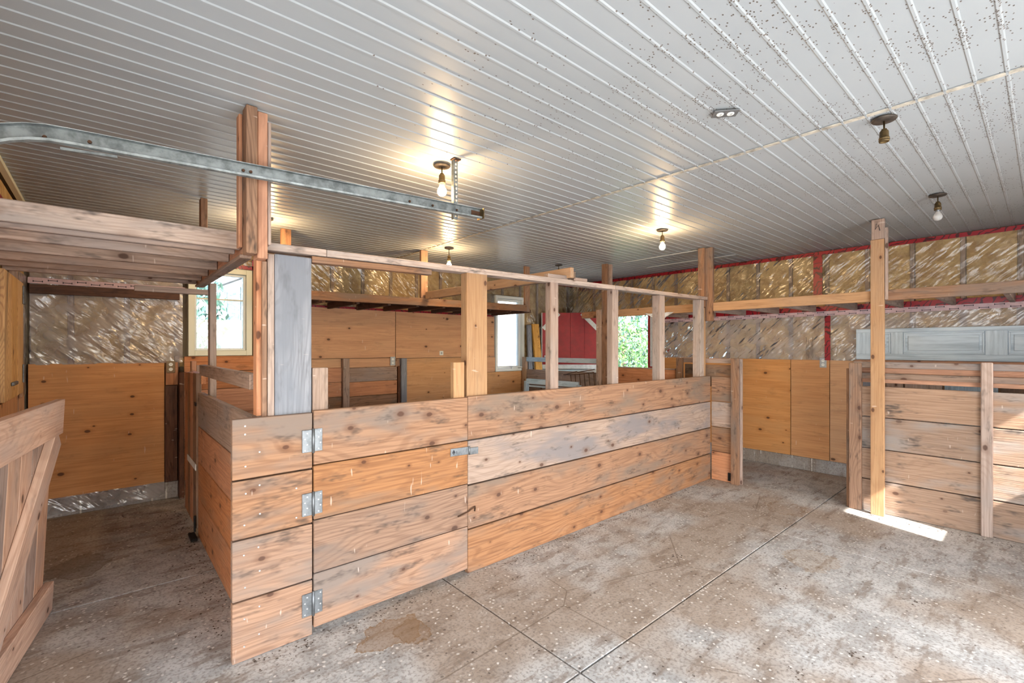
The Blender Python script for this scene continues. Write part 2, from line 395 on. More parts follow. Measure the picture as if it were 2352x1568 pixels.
def sheet_bm(u0, u1, z0, z1, amp, nu, nz, seed, sag=0.0, ragged=0.0):
    """A creased film in the local X (along) - Z (up) plane, waves along local Y."""
    bm = bmesh.new(); g = []
    for j in range(nz + 1):
        row = []
        for i in range(nu + 1):
            u = u0 + (u1 - u0) * i / nu; z = z0 + (z1 - z0) * j / nz
            if ragged and j == 0: z += ragged * noise.noise(Vector((u * 6, seed, 0)))
            d = u * .6 + z
            h = amp * (noise.noise(Vector((u * 2.2, z * 2.2, seed))) + .6 * noise.noise(Vector((d * 9, (u - z) * 1.6, seed + 5))) + .35 * noise.noise(Vector((u * 11, z * 11, seed + 9))))
            row.append(bm.verts.new((u, h, z)))
        g.append(row)
    for j in range(nz):
        for i in range(nu): bm.faces.new((g[j][i], g[j][i + 1], g[j + 1][i + 1], g[j + 1][i]))
    return bm

# ------------------------------------------------------------------ room sizes
XL, XR, YF, YB, H = -0.50, 6.45, -1.0, 5.75, 2.65

# ------------------------------------------------------------------ floor of sawn concrete slabs
floor = thing('floor', 'stained grey concrete floor with saw-cut joints', 'floor', (3, 2.4, -.06), kind='structure')
mesh_o = from_bm('floor_bed', boxes_bm([(XL - .2, XR + .2, YF - .2, YB + .2, -.12, -.012)]), 'concrete_curb', Matrix.Identity(4), floor)
jx = [XL - .2, 1.655, 4.11, XR + .2]; jy = [YF - .2, 1.415, 3.69, YB + .2]; g = .005
for a, b in zip(jx, jx[1:]):
    for c_, d_ in zip(jy, jy[1:]):
        bx('slab', floor, a + g, b - g, c_ + g, d_ - g, -.012, 0.0, 'concrete', 'x', .0015)

# ------------------------------------------------------------------ ceiling of ribbed steel liner
ceil = thing('ceiling', 'white ribbed steel liner ceiling speckled with fly dirt', 'ceiling', (3, 2.4, H), kind='structure')
from_bm('ceiling_deck', boxes_bm([(XL - .2, XR + .2, YF - .2, YB + .2, H + .012, H + .12)]), 'sheathing', Matrix.Identity(4), ceil)
PITCH = .0965
def liner_mesh(L, ribs):
    bm = bmesh.new(); prof = [(0, 0)]
    for i in range(ribs):
        y = i * PITCH + PITCH / 2
        prof += [(y - .0085, 0), (y - .004, -.0042), (y + .004, -.0042), (y + .0085, 0)]
    prof.append((ribs * PITCH, 0))
    a = [bm.verts.new((0, y, z)) for y, z in prof]; b = [bm.verts.new((L, y, z)) for y, z in prof]
    for i in range(len(prof) - 1): bm.faces.new((a[i], b[i], b[i + 1], a[i + 1]))
    for p in bm.faces: p.normal_flip()
    me = bpy.data.meshes.new('liner'); bm.to_mesh(me); bm.free(); return me
m1, m2 = liner_mesh(2.85 - XL, 9), liner_mesh(XR - 2.83, 9)
y = 0.108 - PITCH / 2 - 9 * PITCH * 2
while y < YB - .05:
    if y > YF - .9:
        mesh_obj('ceiling_panel', m1, 'ceiling_steel', Matrix.Translation((XL, y, H)), ceil)
        mesh_obj('ceiling_panel', m2, 'ceiling_steel', Matrix.Translation((2.83, y, H - .002)), ceil)
    y += 9 * PITCH
plain('seam_dirty', (196, 188, 174), .5, 0, .4, .35)
bx('seam_strip', ceil, 2.835, 2.865, YF, YB, H - .006, H - .001, 'seam_dirty', 'y', .001)
for x, y0, y1 in ((5.26, 2.70, 3.74), (5.85, 2.52, 3.76)): bx('hatch_strip', ceil, x - .012, x + .012, y0, y1, H - .016, H - .009, 'steel_white', 'y', .001)
bx('edge_strip', ceil, XL, XL + .035, YF, YB, H - .03, H - .002, 'cream_vinyl', 'y', .002)

# ------------------------------------------------------------------ back wall
STUD = .391
wb = thing('wall_back', 'back wall of plywood below and film-covered insulation above', 'wall', (3, YB + .1, 0), kind='structure')
hb = [(.646, 1.224, 1.41, 2.338), (4.667, 5.285, 1.112, 2.325)]
from_bm('sheathing', boxes_bm([(a, b, YB + .10, YB + .16, c_, d_) for a, b, c_, d_ in holed(XL - .2, XR + .2, 0, H, hb)]), 'sheathing', Matrix.Identity(4), wb)

def pillow(name, parent, L, h, M, seed, amp=.014):
    bm = bmesh.new(); nu, nz = 4, max(3, int(h / .13)); g = []
    for j in range(nz + 1):
        row = []
        for i in range(nu + 1):
            u, v = i / nu, j / nz
            e = (math.sin(PI * u) ** .5 if 0 < u < 1 else 0)
            row.append(bm.verts.new(((u - .5) * L, -.012 - amp * e * (1 + .7 * noise.noise(Vector((u * 2, v * h * 4, seed)))), v * h)))
        g.append(row)
    for j in range(nz):
        for i in range(nu): bm.faces.new((g[j][i], g[j][i + 1], g[j + 1][i + 1], g[j + 1][i]))
    return from_bm(name, bm, 'fibreglass', M, parent, True)

def insulated(wall, axis, coord, u0, u1, first, z0, z1, holes=(), depth=.095):
    """Studs and batts between u0 and u1; axis 'x' = back wall (film at y=coord), 'y' = right wall (film at x=coord)."""
    n0 = math.ceil((u0 - first) / STUD); us = []
    k = n0
    while first + k * STUD < u1: us.append(first + k * STUD); k += 1
    edges = [u0] + us + [u1]
    for u in us:
        for (a, b) in spans(u, z0, z1, holes):
            if axis == 'x': bx('stud', wall, u - .019, u + .019, coord + .034, coord + depth, a, b, 'old_beam')
            else: bx('stud', wall, coord + .034, coord + depth, u - .019, u + .019, a, b, 'old_beam')
    for a, b in zip(edges, edges[1:]):
        if b - a < .07: continue
        for (p, q) in spans((a + b) / 2, z0, z1, holes):
            if axis == 'x': M = Matrix.Translation(((a + b) / 2, coord + .07, p))
            else: M = Matrix.Translation((coord + .07, (a + b) / 2, p)) @ Matrix.Rotation(-PI / 2, 4, 'Z')
            pillow('insulation_batt', wall, b - a - .046, q - p, M, a * 7 + p)
def spans(u, z0, z1, holes):
    out = [(z0, z1)]
    for h in holes:
        if h[0] - .03 <= u <= h[1] + .03:
            out = [s for (a, b) in out for s in ((a, min(b, h[2] - .02)), (max(a, h[3] + .02), b)) if s[1] - s[0] > .08]
    return out
insulated(wb, 'x', YB, XL, XR, -.224, 1.30, H - .02, [(.60, 1.27, 1.41, 2.338), (4.62, 5.33, 1.112, 2.325), (1.3, 4.6, .5, 1.99)])

def film_on(name, wall, axis, coord, u0, u1, z0, z1, mat, amp, seed, dens=14, ragged=0.0):
    bm = sheet_bm(u0, u1, z0, z1, amp, max(4, int((u1 - u0) * dens)), max(3, int((z1 - z0) * dens)), seed, ragged=ragged)
    M = Matrix.Translation((0, coord, 0)) if axis == 'x' else Matrix.Translation((coord, 0, 0)) @ Matrix.Rotation(PI / 2, 4, 'Z')
    return from_bm(name, bm, mat, M, wall, True)
film_on('plastic_sheet', wb, 'x', YB - .012, XL + .02, .60, 1.345, H - .02, 'clear_film', .014, 3, 22)
film_on('plastic_sheet', wb, 'x', YB - .014, 1.27, 4.62, 1.99, H - .02, 'clear_film_upper', .03, 11, 16)
film_on('plastic_sheet', wb, 'x', YB - .014, 5.33, XR - .01, 1.1, H - .02, 'clear_film_upper', .022, 17, 14)
film_on('plastic_sheet', wb, 'x', YB - .010, .60, 1.27, 2.34, H - .02, 'clear_film_upper', .01, 19, 14)
film_on('plastic_sheet', wb, 'x', YB - .010, 4.62, 5.33, 2.33, H - .02, 'clear_film_upper', .01, 21, 14)
# red sheathing tape around the left window and along the ceiling
bx('tape_strip', wb, .62, 1.25, YB - .018, YB - .014, 2.345, 2.385, 'red_tape', 'x', 0)
bx('tape_strip', wb, 1.225, 1.265, YB - .018, YB - .014, 2.34, 2.46, 'red_tape', 'z', 0)
bx('tape_strip', wb, XL, XR, YB - .02, YB - .016, H - .05, H - .012, 'red_tape', 'x', 0)
bx('tape_strip', wb, 1.3, 4.6, YB - .05, YB - .046, 1.975, 2.0, 'red_tape', 'x', 0)
# plywood
def ply(wall, axis, coord, u0, u1, z0, z1, mat='plywood', t=.012, grain=None):
    if axis == 'x': return bx('plywood_panel', wall, u0 + .0015, u1 - .0015, coord - t, coord, z0 + .0015, z1 - .0015, mat, grain or 'x', .0015)
    return bx('plywood_panel', wall, coord - t, coord, u0 + .0015, u1 - .0015, z0 + .0015, z1 - .0015, mat, grain or 'y', .0015)
ply(wb, 'x', YB, XL + .01, .453, .165, 1.355)
for a, b, c_, d_ in ((1.26, 2.94, 1.36, 1.985), (2.945, 4.645, 1.35, 1.985), (1.26, 2.94, .16, 1.357), (2.945, 4.10, .16, 1.347), (4.10, XR - .02, .16, 1.108), (4.10, 4.66, 1.11, 1.347)):
    ply(wb, 'x', YB, a, b, c_, d_, 'plywood' if c_ > 1 else 'plywood_pale')
# dark boards beside the outlet, boards under the window
bx('board', wb, .455, .555, YB - .035, YB, .17, 1.12, 'dark_stained', 'z'); bx('board', wb, .46, .56, YB - .03, YB, 1.125, 1.35, 'plank_red_brown', 'z')
bx('post', wb, .562, .602, YB - .13, YB, 0, 1.25, 'dark_stained', 'z')
for z0, z1 in ((.16, .55), (.555, .80), (.805, 1.06), (1.065, 1.245), (1.25, 1.405)): bx('board', wb, .61, 1.262, YB - .035, YB, z0, z1, 'plank_red_brown', 'x')
# battens and boards on the middle of the wall
bx('batten', wb, 2.205, 2.285, YB - .09, YB - .012, .0, 1.36, 'old_beam', 'z'); bx('batten', wb, 2.985, 3.065, YB - .10, YB - .012, 0, 1.352, 'weathered_grey', 'z')
bx('batten', wb, 2.95, 2.985, YB - .07, YB - .012, 0, 1.25, 'dark_stained', 'z')
bx('board', wb, 2.29, 2.93, YB - .045, YB - .012, 1.245, 1.355, 'plywood', 'x')
bx('block', wb, 2.915, 2.98, YB - .06, YB - .012, 1.24, 1.345, 'pine_orange', 'z')
for z0, z1, m in ((.16, .46, 'plank_red_brown'), (.465, .735, 'plank_red_brown'), (.74, .88, 'pine_orange'), (.885, 1.06, 'plank_red_brown'), (1.065, 1.24, 'plank_red_brown')):
    bx('board', wb, 2.29, 2.945, YB - .05, YB - .012, z0, z1, 'old_beam' if z0 > 1.06 else m, 'x')
    bx('board', wb, 1.3, 2.20, YB - .05, YB - .012, z0 + .01, z1 + .008, m, 'x')
# brown board nailed over the film, with printed pink tape behind it
bx('board', wb, -.48, .572, YB - .05, YB - .026, 1.965, 2.045, 'dark_stained', 'x', .003, (0, math.radians(-.6), 0))
bx('tape_strip', wb, -.49, .62, YB - .026, YB - .024, 2.05, 2.10, 'tape_pink', 'x', 0)
def marks(wall, axis, coord, u0, u1, z, step, dz):
    lst = []; u = u0; i = 0
    while u < u1:
        zz = z + (dz if i % 2 else -dz)
        a = (u, u + step * .42)
        for r in ((a[0], a[1], zz - .0025, zz + .0025), (a[0], a[0] + .006, zz - .007, zz + .007), (a[1] - .006, a[1], zz - .007, zz + .007)):
            lst.append((r[0], r[1], coord - .0006, coord, r[2], r[3]) if axis == 'x' else (coord - .0006, coord, r[0], r[1], r[2], r[3]))
        u += step * .62; i += 1
    return from_bm('printed_mark', boxes_bm(lst), 'print_black', Matrix.Identity(4), wall)
tag(marks(wb, 'x', YB - .0265, -.46, .58, 2.074, .15, .006), kind='stuff')
bx('curb', wb, XL, .56, YB - .012, YB + .10, 0, .162, 'concrete_curb', 'x', .004)
bx('curb', wb, .56, XR, YB - .006, YB + .10, 0, .158, 'concrete_curb', 'x', .004)
film_on('plastic_sheet', wb, 'x', YB - .02, XL + .02, .45, .03, .175, 'clear_film', .006, 31, 26)

# ------------------------------------------------------------------ right wall
wr = thing('wall_right', 'right wall of plywood with film-covered insulation above a concrete curb', 'wall', (XR + .1, 2.4, 0), kind='structure')
DR = (4.12, 5.06, .02, 2.02)
from_bm('sheathing', boxes_bm([(XR + .10, XR + .16, a, b, c_, d_) for a, b, c_, d_ in holed(YF - .2, YB + .2, 0, H, [DR])]), 'sheathing', Matrix.Identity(4), wr)
insulated(wr, 'y', XR, YF, YB, .160, 1.30, H - .02, [(4.05, 5.12, .0, 2.02)])
film_on('plastic_sheet', wr, 'y', XR - .012, YF, 4.05, 1.345, 1.90, 'clear_film', .012, 41, 14)
film_on('plastic_sheet', wr, 'y', XR - .014, YF, YB, 2.03, H - .02, 'clear_film_upper', .016, 47, 14)
film_on('plastic_sheet', wr, 'y', XR - .014, 5.12, YB, 1.1, 2.03, 'clear_film_upper', .016, 53, 12)
bx('tape_strip', wr, XR - .022, XR - .018, YF, YB, H - .055, H - .012, 'red_tape', 'y', 0)
bx('tape_strip', wr, XR - .022, XR - .018, YF, 4.05, 1.925, 1.985, 'red_tape', 'y', 0)
bx('tape_strip', wr, XR - .026, XR - .022, YF, 4.05, 1.872, 1.925, 'tape_pink', 'y', 0)
tag(marks(wr, 'y', XR - .0265, YF + .1, 3.9, 1.898, .17, .013), kind='stuff')
bx('tape_strip', wr, XR - .03, XR - .026, 1.752, 1.845, 2.03, H - .05, 'red_tape', 'z', 0)
bx('tape_strip', wr, XR - .022, XR - .018, 1.672, 1.729, 1.345, 1.872, 'red_tape', 'z', 0)
from_bm('printed_mark', boxes_bm([(XR - .0285, XR - .028, 1.85 + i * .014, 1.853 + i * .014, 1.37 + .02 * (i % 3), 1.62 - .03 * ((i * 2) % 5)) for i in range(6)]), 'print_black', Matrix.Identity(4), wr)
for a, b, m in ((2.098, 4.05, 'plywood'), (1.683, 2.095, 'plywood'), (1.20, 1.680, 'plywood_pale'), (-.02, 1.197, 'plywood_pale'), (YF, -.023, 'plywood'), (5.12, YB - .02, 'plywood_pale')):
    ply(wr, 'y', XR, a, b, .158, 1.348, m)
bx('curb', wr, XR - .006, XR + .10, YF, 4.10, 0, .157, 'concrete_curb', 'y', .004)
bx('curb', wr, XR - .006, XR + .10, 5.08, YB, 0, .157, 'concrete_curb', 'y', .004)
# planks on the wall behind the right stall front
for a, b, m in ((1.16, 1.36, 'weathered_grey'), (1.0, 1.152, 'pine_dusty'), (.692, .995, 'pine_dusty'), (.30, .684, 'blue_painted'), (.0, .292, 'pine_board'), (-.3, -.008, 'pine_dusty')):
    bx('plank', wr, XR - .05, XR - .014, a + .004, b - .004, .16, 1.22, m, 'z')
bx('ledge', wr, XR - .09, XR - .013, YF, 1.42, 1.325, 1.36, 'plank_red_brown', 'y')

# doorway in the right wall
d1 = thing('door_1', 'open doorway with red flashed frame looking out on bushes', 'doorway', (XR + .05, 4.59, 0), kind='structure')
bx('jamb', d1, XR - .02, XR + .16, 4.055, 4.12, 0, 2.02, 'red_paint', 'z'); bx('jamb', d1, XR - .02, XR + .16, 5.06, 5.12, 0, 2.02, 'pine_orange', 'z')
bx('lintel', d1, XR - .02, XR + .16, 4.055, 5.12, 2.02, 2.08, 'pine_orange', 'y')
bx('jamb_film', d1, XR - .026, XR - .021, 4.02, 4.075, 1.2, 2.0, 'white_film', 'z', 0)

# ------------------------------------------------------------------ left wall and wall behind the camera
wl = thing('wall_left', 'left wall of boarding with a band of insulation at the ceiling', 'wall', (XL - .1, 2.4, 0), kind='structure')
from_bm('sheathing', boxes_bm([(XL - .16, XL - .1, a, b, c_, d_) for a, b, c_, d_ in holed(YF - .2, YB + .2, 0, H, [(-.7, 2.1, 0, 2.1)])]), 'sheathing', Matrix.Identity(4), wl)
for i in range(2): bx('insulation_band', wl, XL - .1, XL - .015, 2.45 + i * 1.655, 4.1 + i * 1.655, 2.10, H - .03, 'fibreglass', 'y', .01)
bx('tape_strip', wl, XL - .014, XL - .008, 2.45, YB, 2.42, 2.50, 'red_tape', 'y', 0)
bx('plywood_panel', wl, XL - .1, XL, 2.42, 4.28, .0, 2.10, 'plywood_pale', 'z', .002)
bx('plywood_panel', wl, XL - .1, XL, 4.285, 5.22, .0, 1.13, 'plywood', 'z', .002)
bx('stud', wl, XL - .05, XL - .002, 5.225, 5.29, .0, 2.10, 'pine_dusty'); bx('plywood_panel', wl, XL - .1, XL - .01, 5.295, YB - .015, .0, 2.10, 'plywood_pale', 'z', .002)
film_on('plastic_sheet', wl, 'y', XL + .004, 5.25, YB - .02, 1.1, 2.1, 'clear_film', .012, 61, 20)
wf = thing('wall_front', 'front wall behind the viewer with assumed wide doorway and small window', 'wall', (3, YF - .05, 0), kind='structure')
hf = [(.35, 3.75, 0, 2.15), (4.345, 5.30, 1.41, 2.26)]
from_bm('sheathing', boxes_bm([(a, b, YF - .12, YF, c_, d_) for a, b, c_, d_ in holed(XL - .2, XR + .2, 0, H, hf)]), 'plywood_pale', Matrix.Identity(4), wf)
bx('mullion', wf, 4.69, 4.83, YF - .12, YF, 1.41, 2.26, 'white_vinyl', 'z')

# ------------------------------------------------------------------ windows
w1 = thing('window_1', 'cream framed window over the left stall looking out on a tree and shed', 'window', (.935, YB, 1.41), kind='structure')
def frame(p, x0, x1, z0, z1, t, y0, y1, mat, name='window_frame'):
    bx(name, p, x0, x0 + t, y0, y1, z0, z1, mat, 'z'); bx(name, p, x1 - t, x1, y0, y1, z0, z1, mat, 'z')
    bx(name, p, x0 + t, x1 - t, y0, y1, z1 - t, z1, mat, 'x'); bx(name, p, x0 + t, x1 - t, y0, y1, z0, z0 + t, mat, 'x')
frame(w1, .646, 1.224, 1.41, 2.338, .055, YB - .02, YB + .12, 'cream_vinyl'); bx('glazing_bar', w1, .70, 1.17, YB + .055, YB + .075, 2.0, 2.016, 'cream_vinyl', 'x')
frame(w1, .70, 1.17, 1.465, 2.283, .022, YB + .03, YB + .09, 'white_vinyl', 'sash')
bx('pane', w1, .722, 1.148, YB + .062, YB + .068, 1.487, 1.999, 'window_glass', 'x', 0); bx('pane', w1, .722, 1.148, YB + .062, YB + .068, 2.017, 2.261, 'window_glass', 'x', 0)
w2 = thing('window_2', 'white casement window with crank handle behind the rear loft', 'window', (4.98, YB, 1.11), kind='structure')
frame(w2, 4.667, 5.285, 1.112, 2.325, .045, YB - .02, YB + .12, 'white_vinyl')
frame(w2, 4.715, 5.235, 1.16, 2.278, .035, YB + .03, YB + .08, 'white_vinyl', 'sash'); bx('pane', w2, 4.752, 5.198, YB + .05, YB + .056, 1.197, 2.24, 'window_glass', 'x', 0)
bx('mullion', w2, 5.19, 5.215, YB + .02, YB + .09, 1.16, 2.278, 'white_vinyl', 'z')
hd = from_bm('crank_handle', tube_bm([(5.0, YB - .03, 1.175), (5.1, YB - .05, 1.18), (5.2, YB - .06, 1.172), (5.27, YB - .055, 1.19)], .011), 'white_vinyl', Matrix.Identity(4), w2)
bx('crank_base', w2, 4.98, 5.12, YB - .045, YB - .02, 1.15, 1.175, 'white_vinyl', 'x', .004)

# ------------------------------------------------------------------ front stall partition (faces the viewer)
sp = thing('stall_partition', 'long stall wall of wide pine boards with open posts and top plate', 'stall wall', (3.0, 2.54, 0))
F0, F1 = 2.52, 2.558
for i, (z0, z1) in enumerate(((.0, .285), (.291, .578), (.584, .862), (.868, 1.157))):
    bx('board', sp, .455, .819, F0, F1, z0 + .002, z1, 'pine_board', 'x', .003)
for z0, z1, m in ((.0, .286, 'pine_orange'), (.294, .580, 'pine_orange'), (.588, .878, 'board_grey'), (.886, 1.172, 'pine_orange')):
    bx('board', sp, 1.815, 5.205, F0, F1, z0 + .002, z1, m, 'x')
UP = 2.60
bx('post', sp, .617, .647, F1 + .001, UP, .0, 1.968, 'pine_dusty', 'z')
bx('post', sp, .650, .829, F1 + .003, UP, .0, 1.972, 'weathered_grey', 'z', .004)
bx('post', sp, 1.835, 2.008, F1 + .001, UP + .03, .0, 2.008, 'pine_fresh', 'z')
bx('post', sp, 2.64, 2.728, F1 + .001, UP + .02, .0, 2.012, 'pine_dusty', 'z')
bx('post', sp, 3.43, 3.52, F1 + .001, UP + .02, .0, 2.02, 'pine_dusty', 'z')
bx('post', sp, 4.215, 4.304, F1 + .001, UP + .05, .0, 2.025, 'pine_dusty', 'z')
bx('post', sp, 5.045, 5.13, F1 + .001, UP + .05, .0, 2.035, 'pine_dusty', 'z'); bx('post', sp, 5.135, 5.17, F1 + .01, UP + .05, .0, 1.95, 'pine_fresh', 'z')
def zt(x): return 1.984 + (x - .6) * .0115
stick('top_plate', sp, (.60, 2.60, zt(.6) + .02), (.905, 2.60, zt(.905) + .02), .09, .038, 'chipped_plate')
stick('top_plate', sp, (.907, 2.60, zt(.907) + .02), (3.47, 2.60, zt(3.47) + .02), .09, .038, 'chipped_plate')
stick('top_plate', sp, (3.472, 2.60, zt(3.472) + .02), (5.21, 2.60, zt(5.2) + .02), .09, .038, 'chipped_plate')
stick('header', sp, (.832, 2.59, zt(.83) - .02), (1.565, 2.59, zt(1.565) - .02), .06, .034, 'pine_board')
stick('block', sp, (2.63, 2.60, 2.062), (2.86, 2.60, 2.066), .05, .036, 'pine_dusty'); stick('block', sp, (2.94, 2.60, 2.065), (3.11, 2.60, 2.068), .04, .03, 'pine_dusty')
# screws on the corner boards
rnd = random.Random(3); scr = lathe_bm([(0, .0025), (.003, .0025), (.0045, .001), (.0045, 0)], 8); scr_me = bpy.data.meshes.new('screw'); scr.to_mesh(scr_me); scr.free()
def screw(parent, x, z, y=F0): return mesh_obj('screw', scr_me, 'screw_head', Matrix.Translation((x, y, z)) @ Matrix.Rotation(PI / 2, 4, 'X'), parent)
for z in (.07, .2, .36, .5, .655, .80, .93, 1.09, 1.115): screw(sp, .507 + rnd.uniform(-.004, .004), z + rnd.uniform(-.01, .01))
for z in (.10, .25, .41, .54, .69, .82, .98): screw(sp, .568 + rnd.uniform(-.006, .006), z + rnd.uniform(-.012, .012))
for z in (.63, .78): screw(sp, .74, z)

# ------------------------------------------------------------------ stall door in the partition
sd = thing('stall_door', 'low stall door of four wide pine boards with strap hasp and three hinges', 'stall door', (1.31, 2.535, .03))
for z0, z1, m in ((.036, .314, 'pine_board'), (.319, .594, 'pine_board'), (.599, .880, 'pine_orange'), (.886, 1.167, 'pine_board')):
    bx('board', sd, .826, 1.810, F0 - .004, F1 - .004, z0, z1, m, 'x')
bx('batten', sd, .834, .914, F1 - .002, F1 + .036, .05, 1.39, 'board_grey', 'z'); bx('batten', sd, 1.726, 1.813, F1 - .002, F1 + .036, .05, 1.40, 'pine_fresh', 'z')
for zc in (1.012, .684, .165):
    hg = bx('hinge', sd, .7665, .8155, F0 - .0075, F0 - .0008, zc - .057, zc + .060, 'zinc', 'z', .002)
    bx('hinge_leaf', hg, .829, .868, F0 - .0075, F0 - .0045, zc - .055, zc + .062, 'zinc', 'z', .001)
    from_bm('hinge_knuckle', tube_bm([(.822, F0 - .008, zc - .062), (.822, F0 - .008, zc + .064)], .006, 10), 'zinc', Matrix.Identity(4), hg, True)
    for i in range(4):
        screw(hg, (.791, .780)[i % 2], zc + .042 - i * .029, F0 - .0075); screw(hg, (.858, .848)[i % 2], zc + .048 - i * .030, F0 - .0075)
hs = bx('hasp', sd, 1.672, 1.812, F0 - .011, F0 - .006, .796, .846, 'zinc', 'x', .004, (0, math.radians(2.0), 0))
bx('hasp_staple', hs, 1.828, 1.896, F0 - .007, F0 - .001, .786, .832, 'zinc', 'x', .003, (0, math.radians(2.0), 0))
from_bm('hasp_knuckle', tube_bm([(1.818, F0 - .012, .79), (1.818, F0 - .012, .845)], .006, 9), 'zinc', Matrix.Identity(4), hs, True)
bmk = bmesh.new()                                               # spade-shaped stamp on the hasp
pts = [(0, .017), (.009, .004), (.012, -.003), (.008, -.008), (.002, -.005), (.004, -.015), (-.004, -.015), (-.002, -.005), (-.008, -.008), (-.012, -.003), (-.009, .004)]
bmk.faces.new([bmk.verts.new((1.695 + a, 0, .823 + b)) for a, b in pts])
from_bm('hasp_stamp', bmk, 'print_black', Matrix.Translation((0, F0 - .0115, 0)), hs)
bx('hasp_stamp', hs, 1.716, 1.720, F0 - .0118, F0 - .0112, .812, .828, 'print_black', 'z', 0)
from_bm('gate_hook', tube_bm([(1.73, F0 - .008, .402), (1.735, F0 - .014, .404), (1.80, F0 - .016, .416), (1.85, F0 - .016, .436), (1.862, F0 - .014, .44), (1.868, F0 - .008, .43), (1.868, F0 - .004, .405)], .0045), 'rust', Matrix.Identity(4), sd, True)

# ------------------------------------------------------------------ built-up corner post
cp = thing('corner_post', 'built-up rough post reaching the ceiling at the stall corner', 'post', (.56, 2.57, 0))
bx('timber', cp, .505, .553, 2.478, 2.560, 1.945, H - .004, 'rough_brown', 'z', .004); bx('timber', cp, .558, .602, 2.50, 2.585, 1.93, H - .012, 'plank_red_brown', 'z')
bx('timber', cp, .487, .503, 2.545, 2.60, 1.98, H - .03, 'plank_red_brown', 'z'); bx('timber', cp, .604, .618, 2.50, 2.575, 2.0, H - .05, 'pine_dusty', 'z')
bx('timber', cp, .572, .614, 2.585, 2.655, .0, 2.0, 'plank_red_brown', 'z'); bx('timber', cp, .592, .614, 2.56, 2.583, .0, 1.928, 'pine_board', 'z')

# ------------------------------------------------------------------ side partition with rail along the left passage
lp = thing('side_partition', 'low board fence along the left passage with rail above', 'stall wall', (.585, 3.5, 0))
SX0, SX1 = .565, .603
for z0, z1, m in ((.0, .30, 'plank_red_brown'), (.304, .585, 'plank_red_brown'), (.589, .868, 'plank_red_brown'), (.872, 1.14, 'old_beam')):
    bx('board', lp, SX0, SX1, 2.66, 4.44, z0 + .002, z1, m, 'y')
bx('block', lp, .567, .622, 2.56, 2.66, 1.08, 1.158, 'pine_board', 'y')
bx('rail', lp, .565, .608, 2.70, 4.38, 1.28, 1.362, 'old_beam', 'y')
bx('post', lp, .605, .648, 4.17, 4.26, .0, 1.985, 'old_beam', 'z'); bx('arm', lp, .16, .60, 4.19, 4.23, 1.895, 1.935, 'old_beam', 'x')
bx('post', lp, .608, .645, 2.68, 2.76, .0, 1.13, 'plank_red_brown', 'z')

sg = thing('side_gate', 'narrow gate of upright boards at the end of the left passage', 'gate', (.575, 4.83, .04))
for i in range(4): bx('board', sg, .555, .588, 4.475 + i * .168, 4.638 + i * .168, .05, 1.29 - .004 * i, 'plank_red_brown' if i % 2 else 'pine_orange', 'z')
bx('ledge', sg, .589, .625, 4.48, 5.14, 1.2, 1.285, 'plank_red_brown', 'y'); bx('ledge', sg, .589, .625, 4.48, 5.14, .12, .21, 'plank_red_brown', 'y')
bx('latch_plate', sg, .549, .555, 4.46, 4.95, .515, .565, 'white_paint', 'y', .002); bx('latch', sg, .548, .555, 4.45, 4.53, 1.03, 1.06, 'black_iron', 'y', .002)
bx('foot_bolt', sg, .50, .545, 4.30, 4.47, .012, .03, 'black_iron', 'y', .003)
bx('drop_rod', sg, .538, .552, 4.452, 4.470, .03, .16, 'black_iron', 'z', .003)
gp = thing('gate_post', 'short post with pale top behind the narrow passage gate', 'post', (.63, 5.25, 0))
bx('timber', gp, .61, .65, 5.20, 5.29, 0, 1.37, 'plank_red_brown', 'z'); bx('timber', gp, .652, .69, 5.21, 5.28, 0, 1.33, 'pine_dusty', 'z')

# ------------------------------------------------------------------ loft over the left passage
ll = thing('passage_loft', 'weathered joist loft over the left passage', 'loft', (.05, 3.6, 2.0))
for i, yj in enumerate((3.17, 3.55, 3.90, 4.20, 4.45)): bx('joist', ll, XL + .004, .553, yj - .019, yj + .019, 2.0, 2.088, 'old_beam', 'x')
bx('front_beam', ll, XL + .004, .548, 2.82, 2.858, 2.02, 2.112, 'chipped_plate', 'x', .004); bx('front_beam', ll, XL + .004, .53, 2.862, 2.90, 2.0, 2.09, 'old_beam', 'x', .004)
bx('rim_beam', ll, .556, .596, 2.80, 4.47, 2.0, 2.11, 'plank_red_brown', 'y'); bx('rim_beam', ll, .598, .614, 2.81, 4.47, 1.998, 2.105, 'pine_fresh', 'y')
bx('rim_ledger', ll, .548, .606, 2.84, 4.47, 1.978, 1.998, 'pine_dusty', 'y')
bx('hanger', ll, .556, .60, 4.24, 4.32, 2.112, H - .01, 'pine_orange', 'z')

# ------------------------------------------------------------------ loft along the back wall
rl = thing('rear_loft', 'yellow lit loft frame hung across the back of the stall', 'loft', (3.0, 5.2, 1.97))
stick('front_beam', rl, (1.25, 4.80, 2.012), (4.455, 4.80, 2.046), .038, .088, 'pine_orange')
for x in (1.28, 2.80, 4.46): bx('hanger', rl, x, x + .09, 4.822, 4.86, 1.965 + (x - 1) * .01, H - .01, 'pine_orange', 'z')
stick('cross_beam', rl, (2.86, 2.53, 2.104), (2.86, 4.795, 2.104), .038, .084, 'pine_fresh'); bx('cross_beam', rl, 2.885, 2.925, 2.55, 4.7, 2.066, 2.12, 'pine_orange', 'y')
for i in range(10): bx('joist', rl, 1.30 + i * .36, 1.338 + i * .36, 4.825, YB - .06, 1.952 + i * .004, 2.03, 'dark_stained', 'y')
for i in range(6): bx('deck_board', rl, 1.25, 4.6, 4.865 + i * .135, 4.995 + i * .135, 2.032, 2.05, 'dark_stained', 'x')

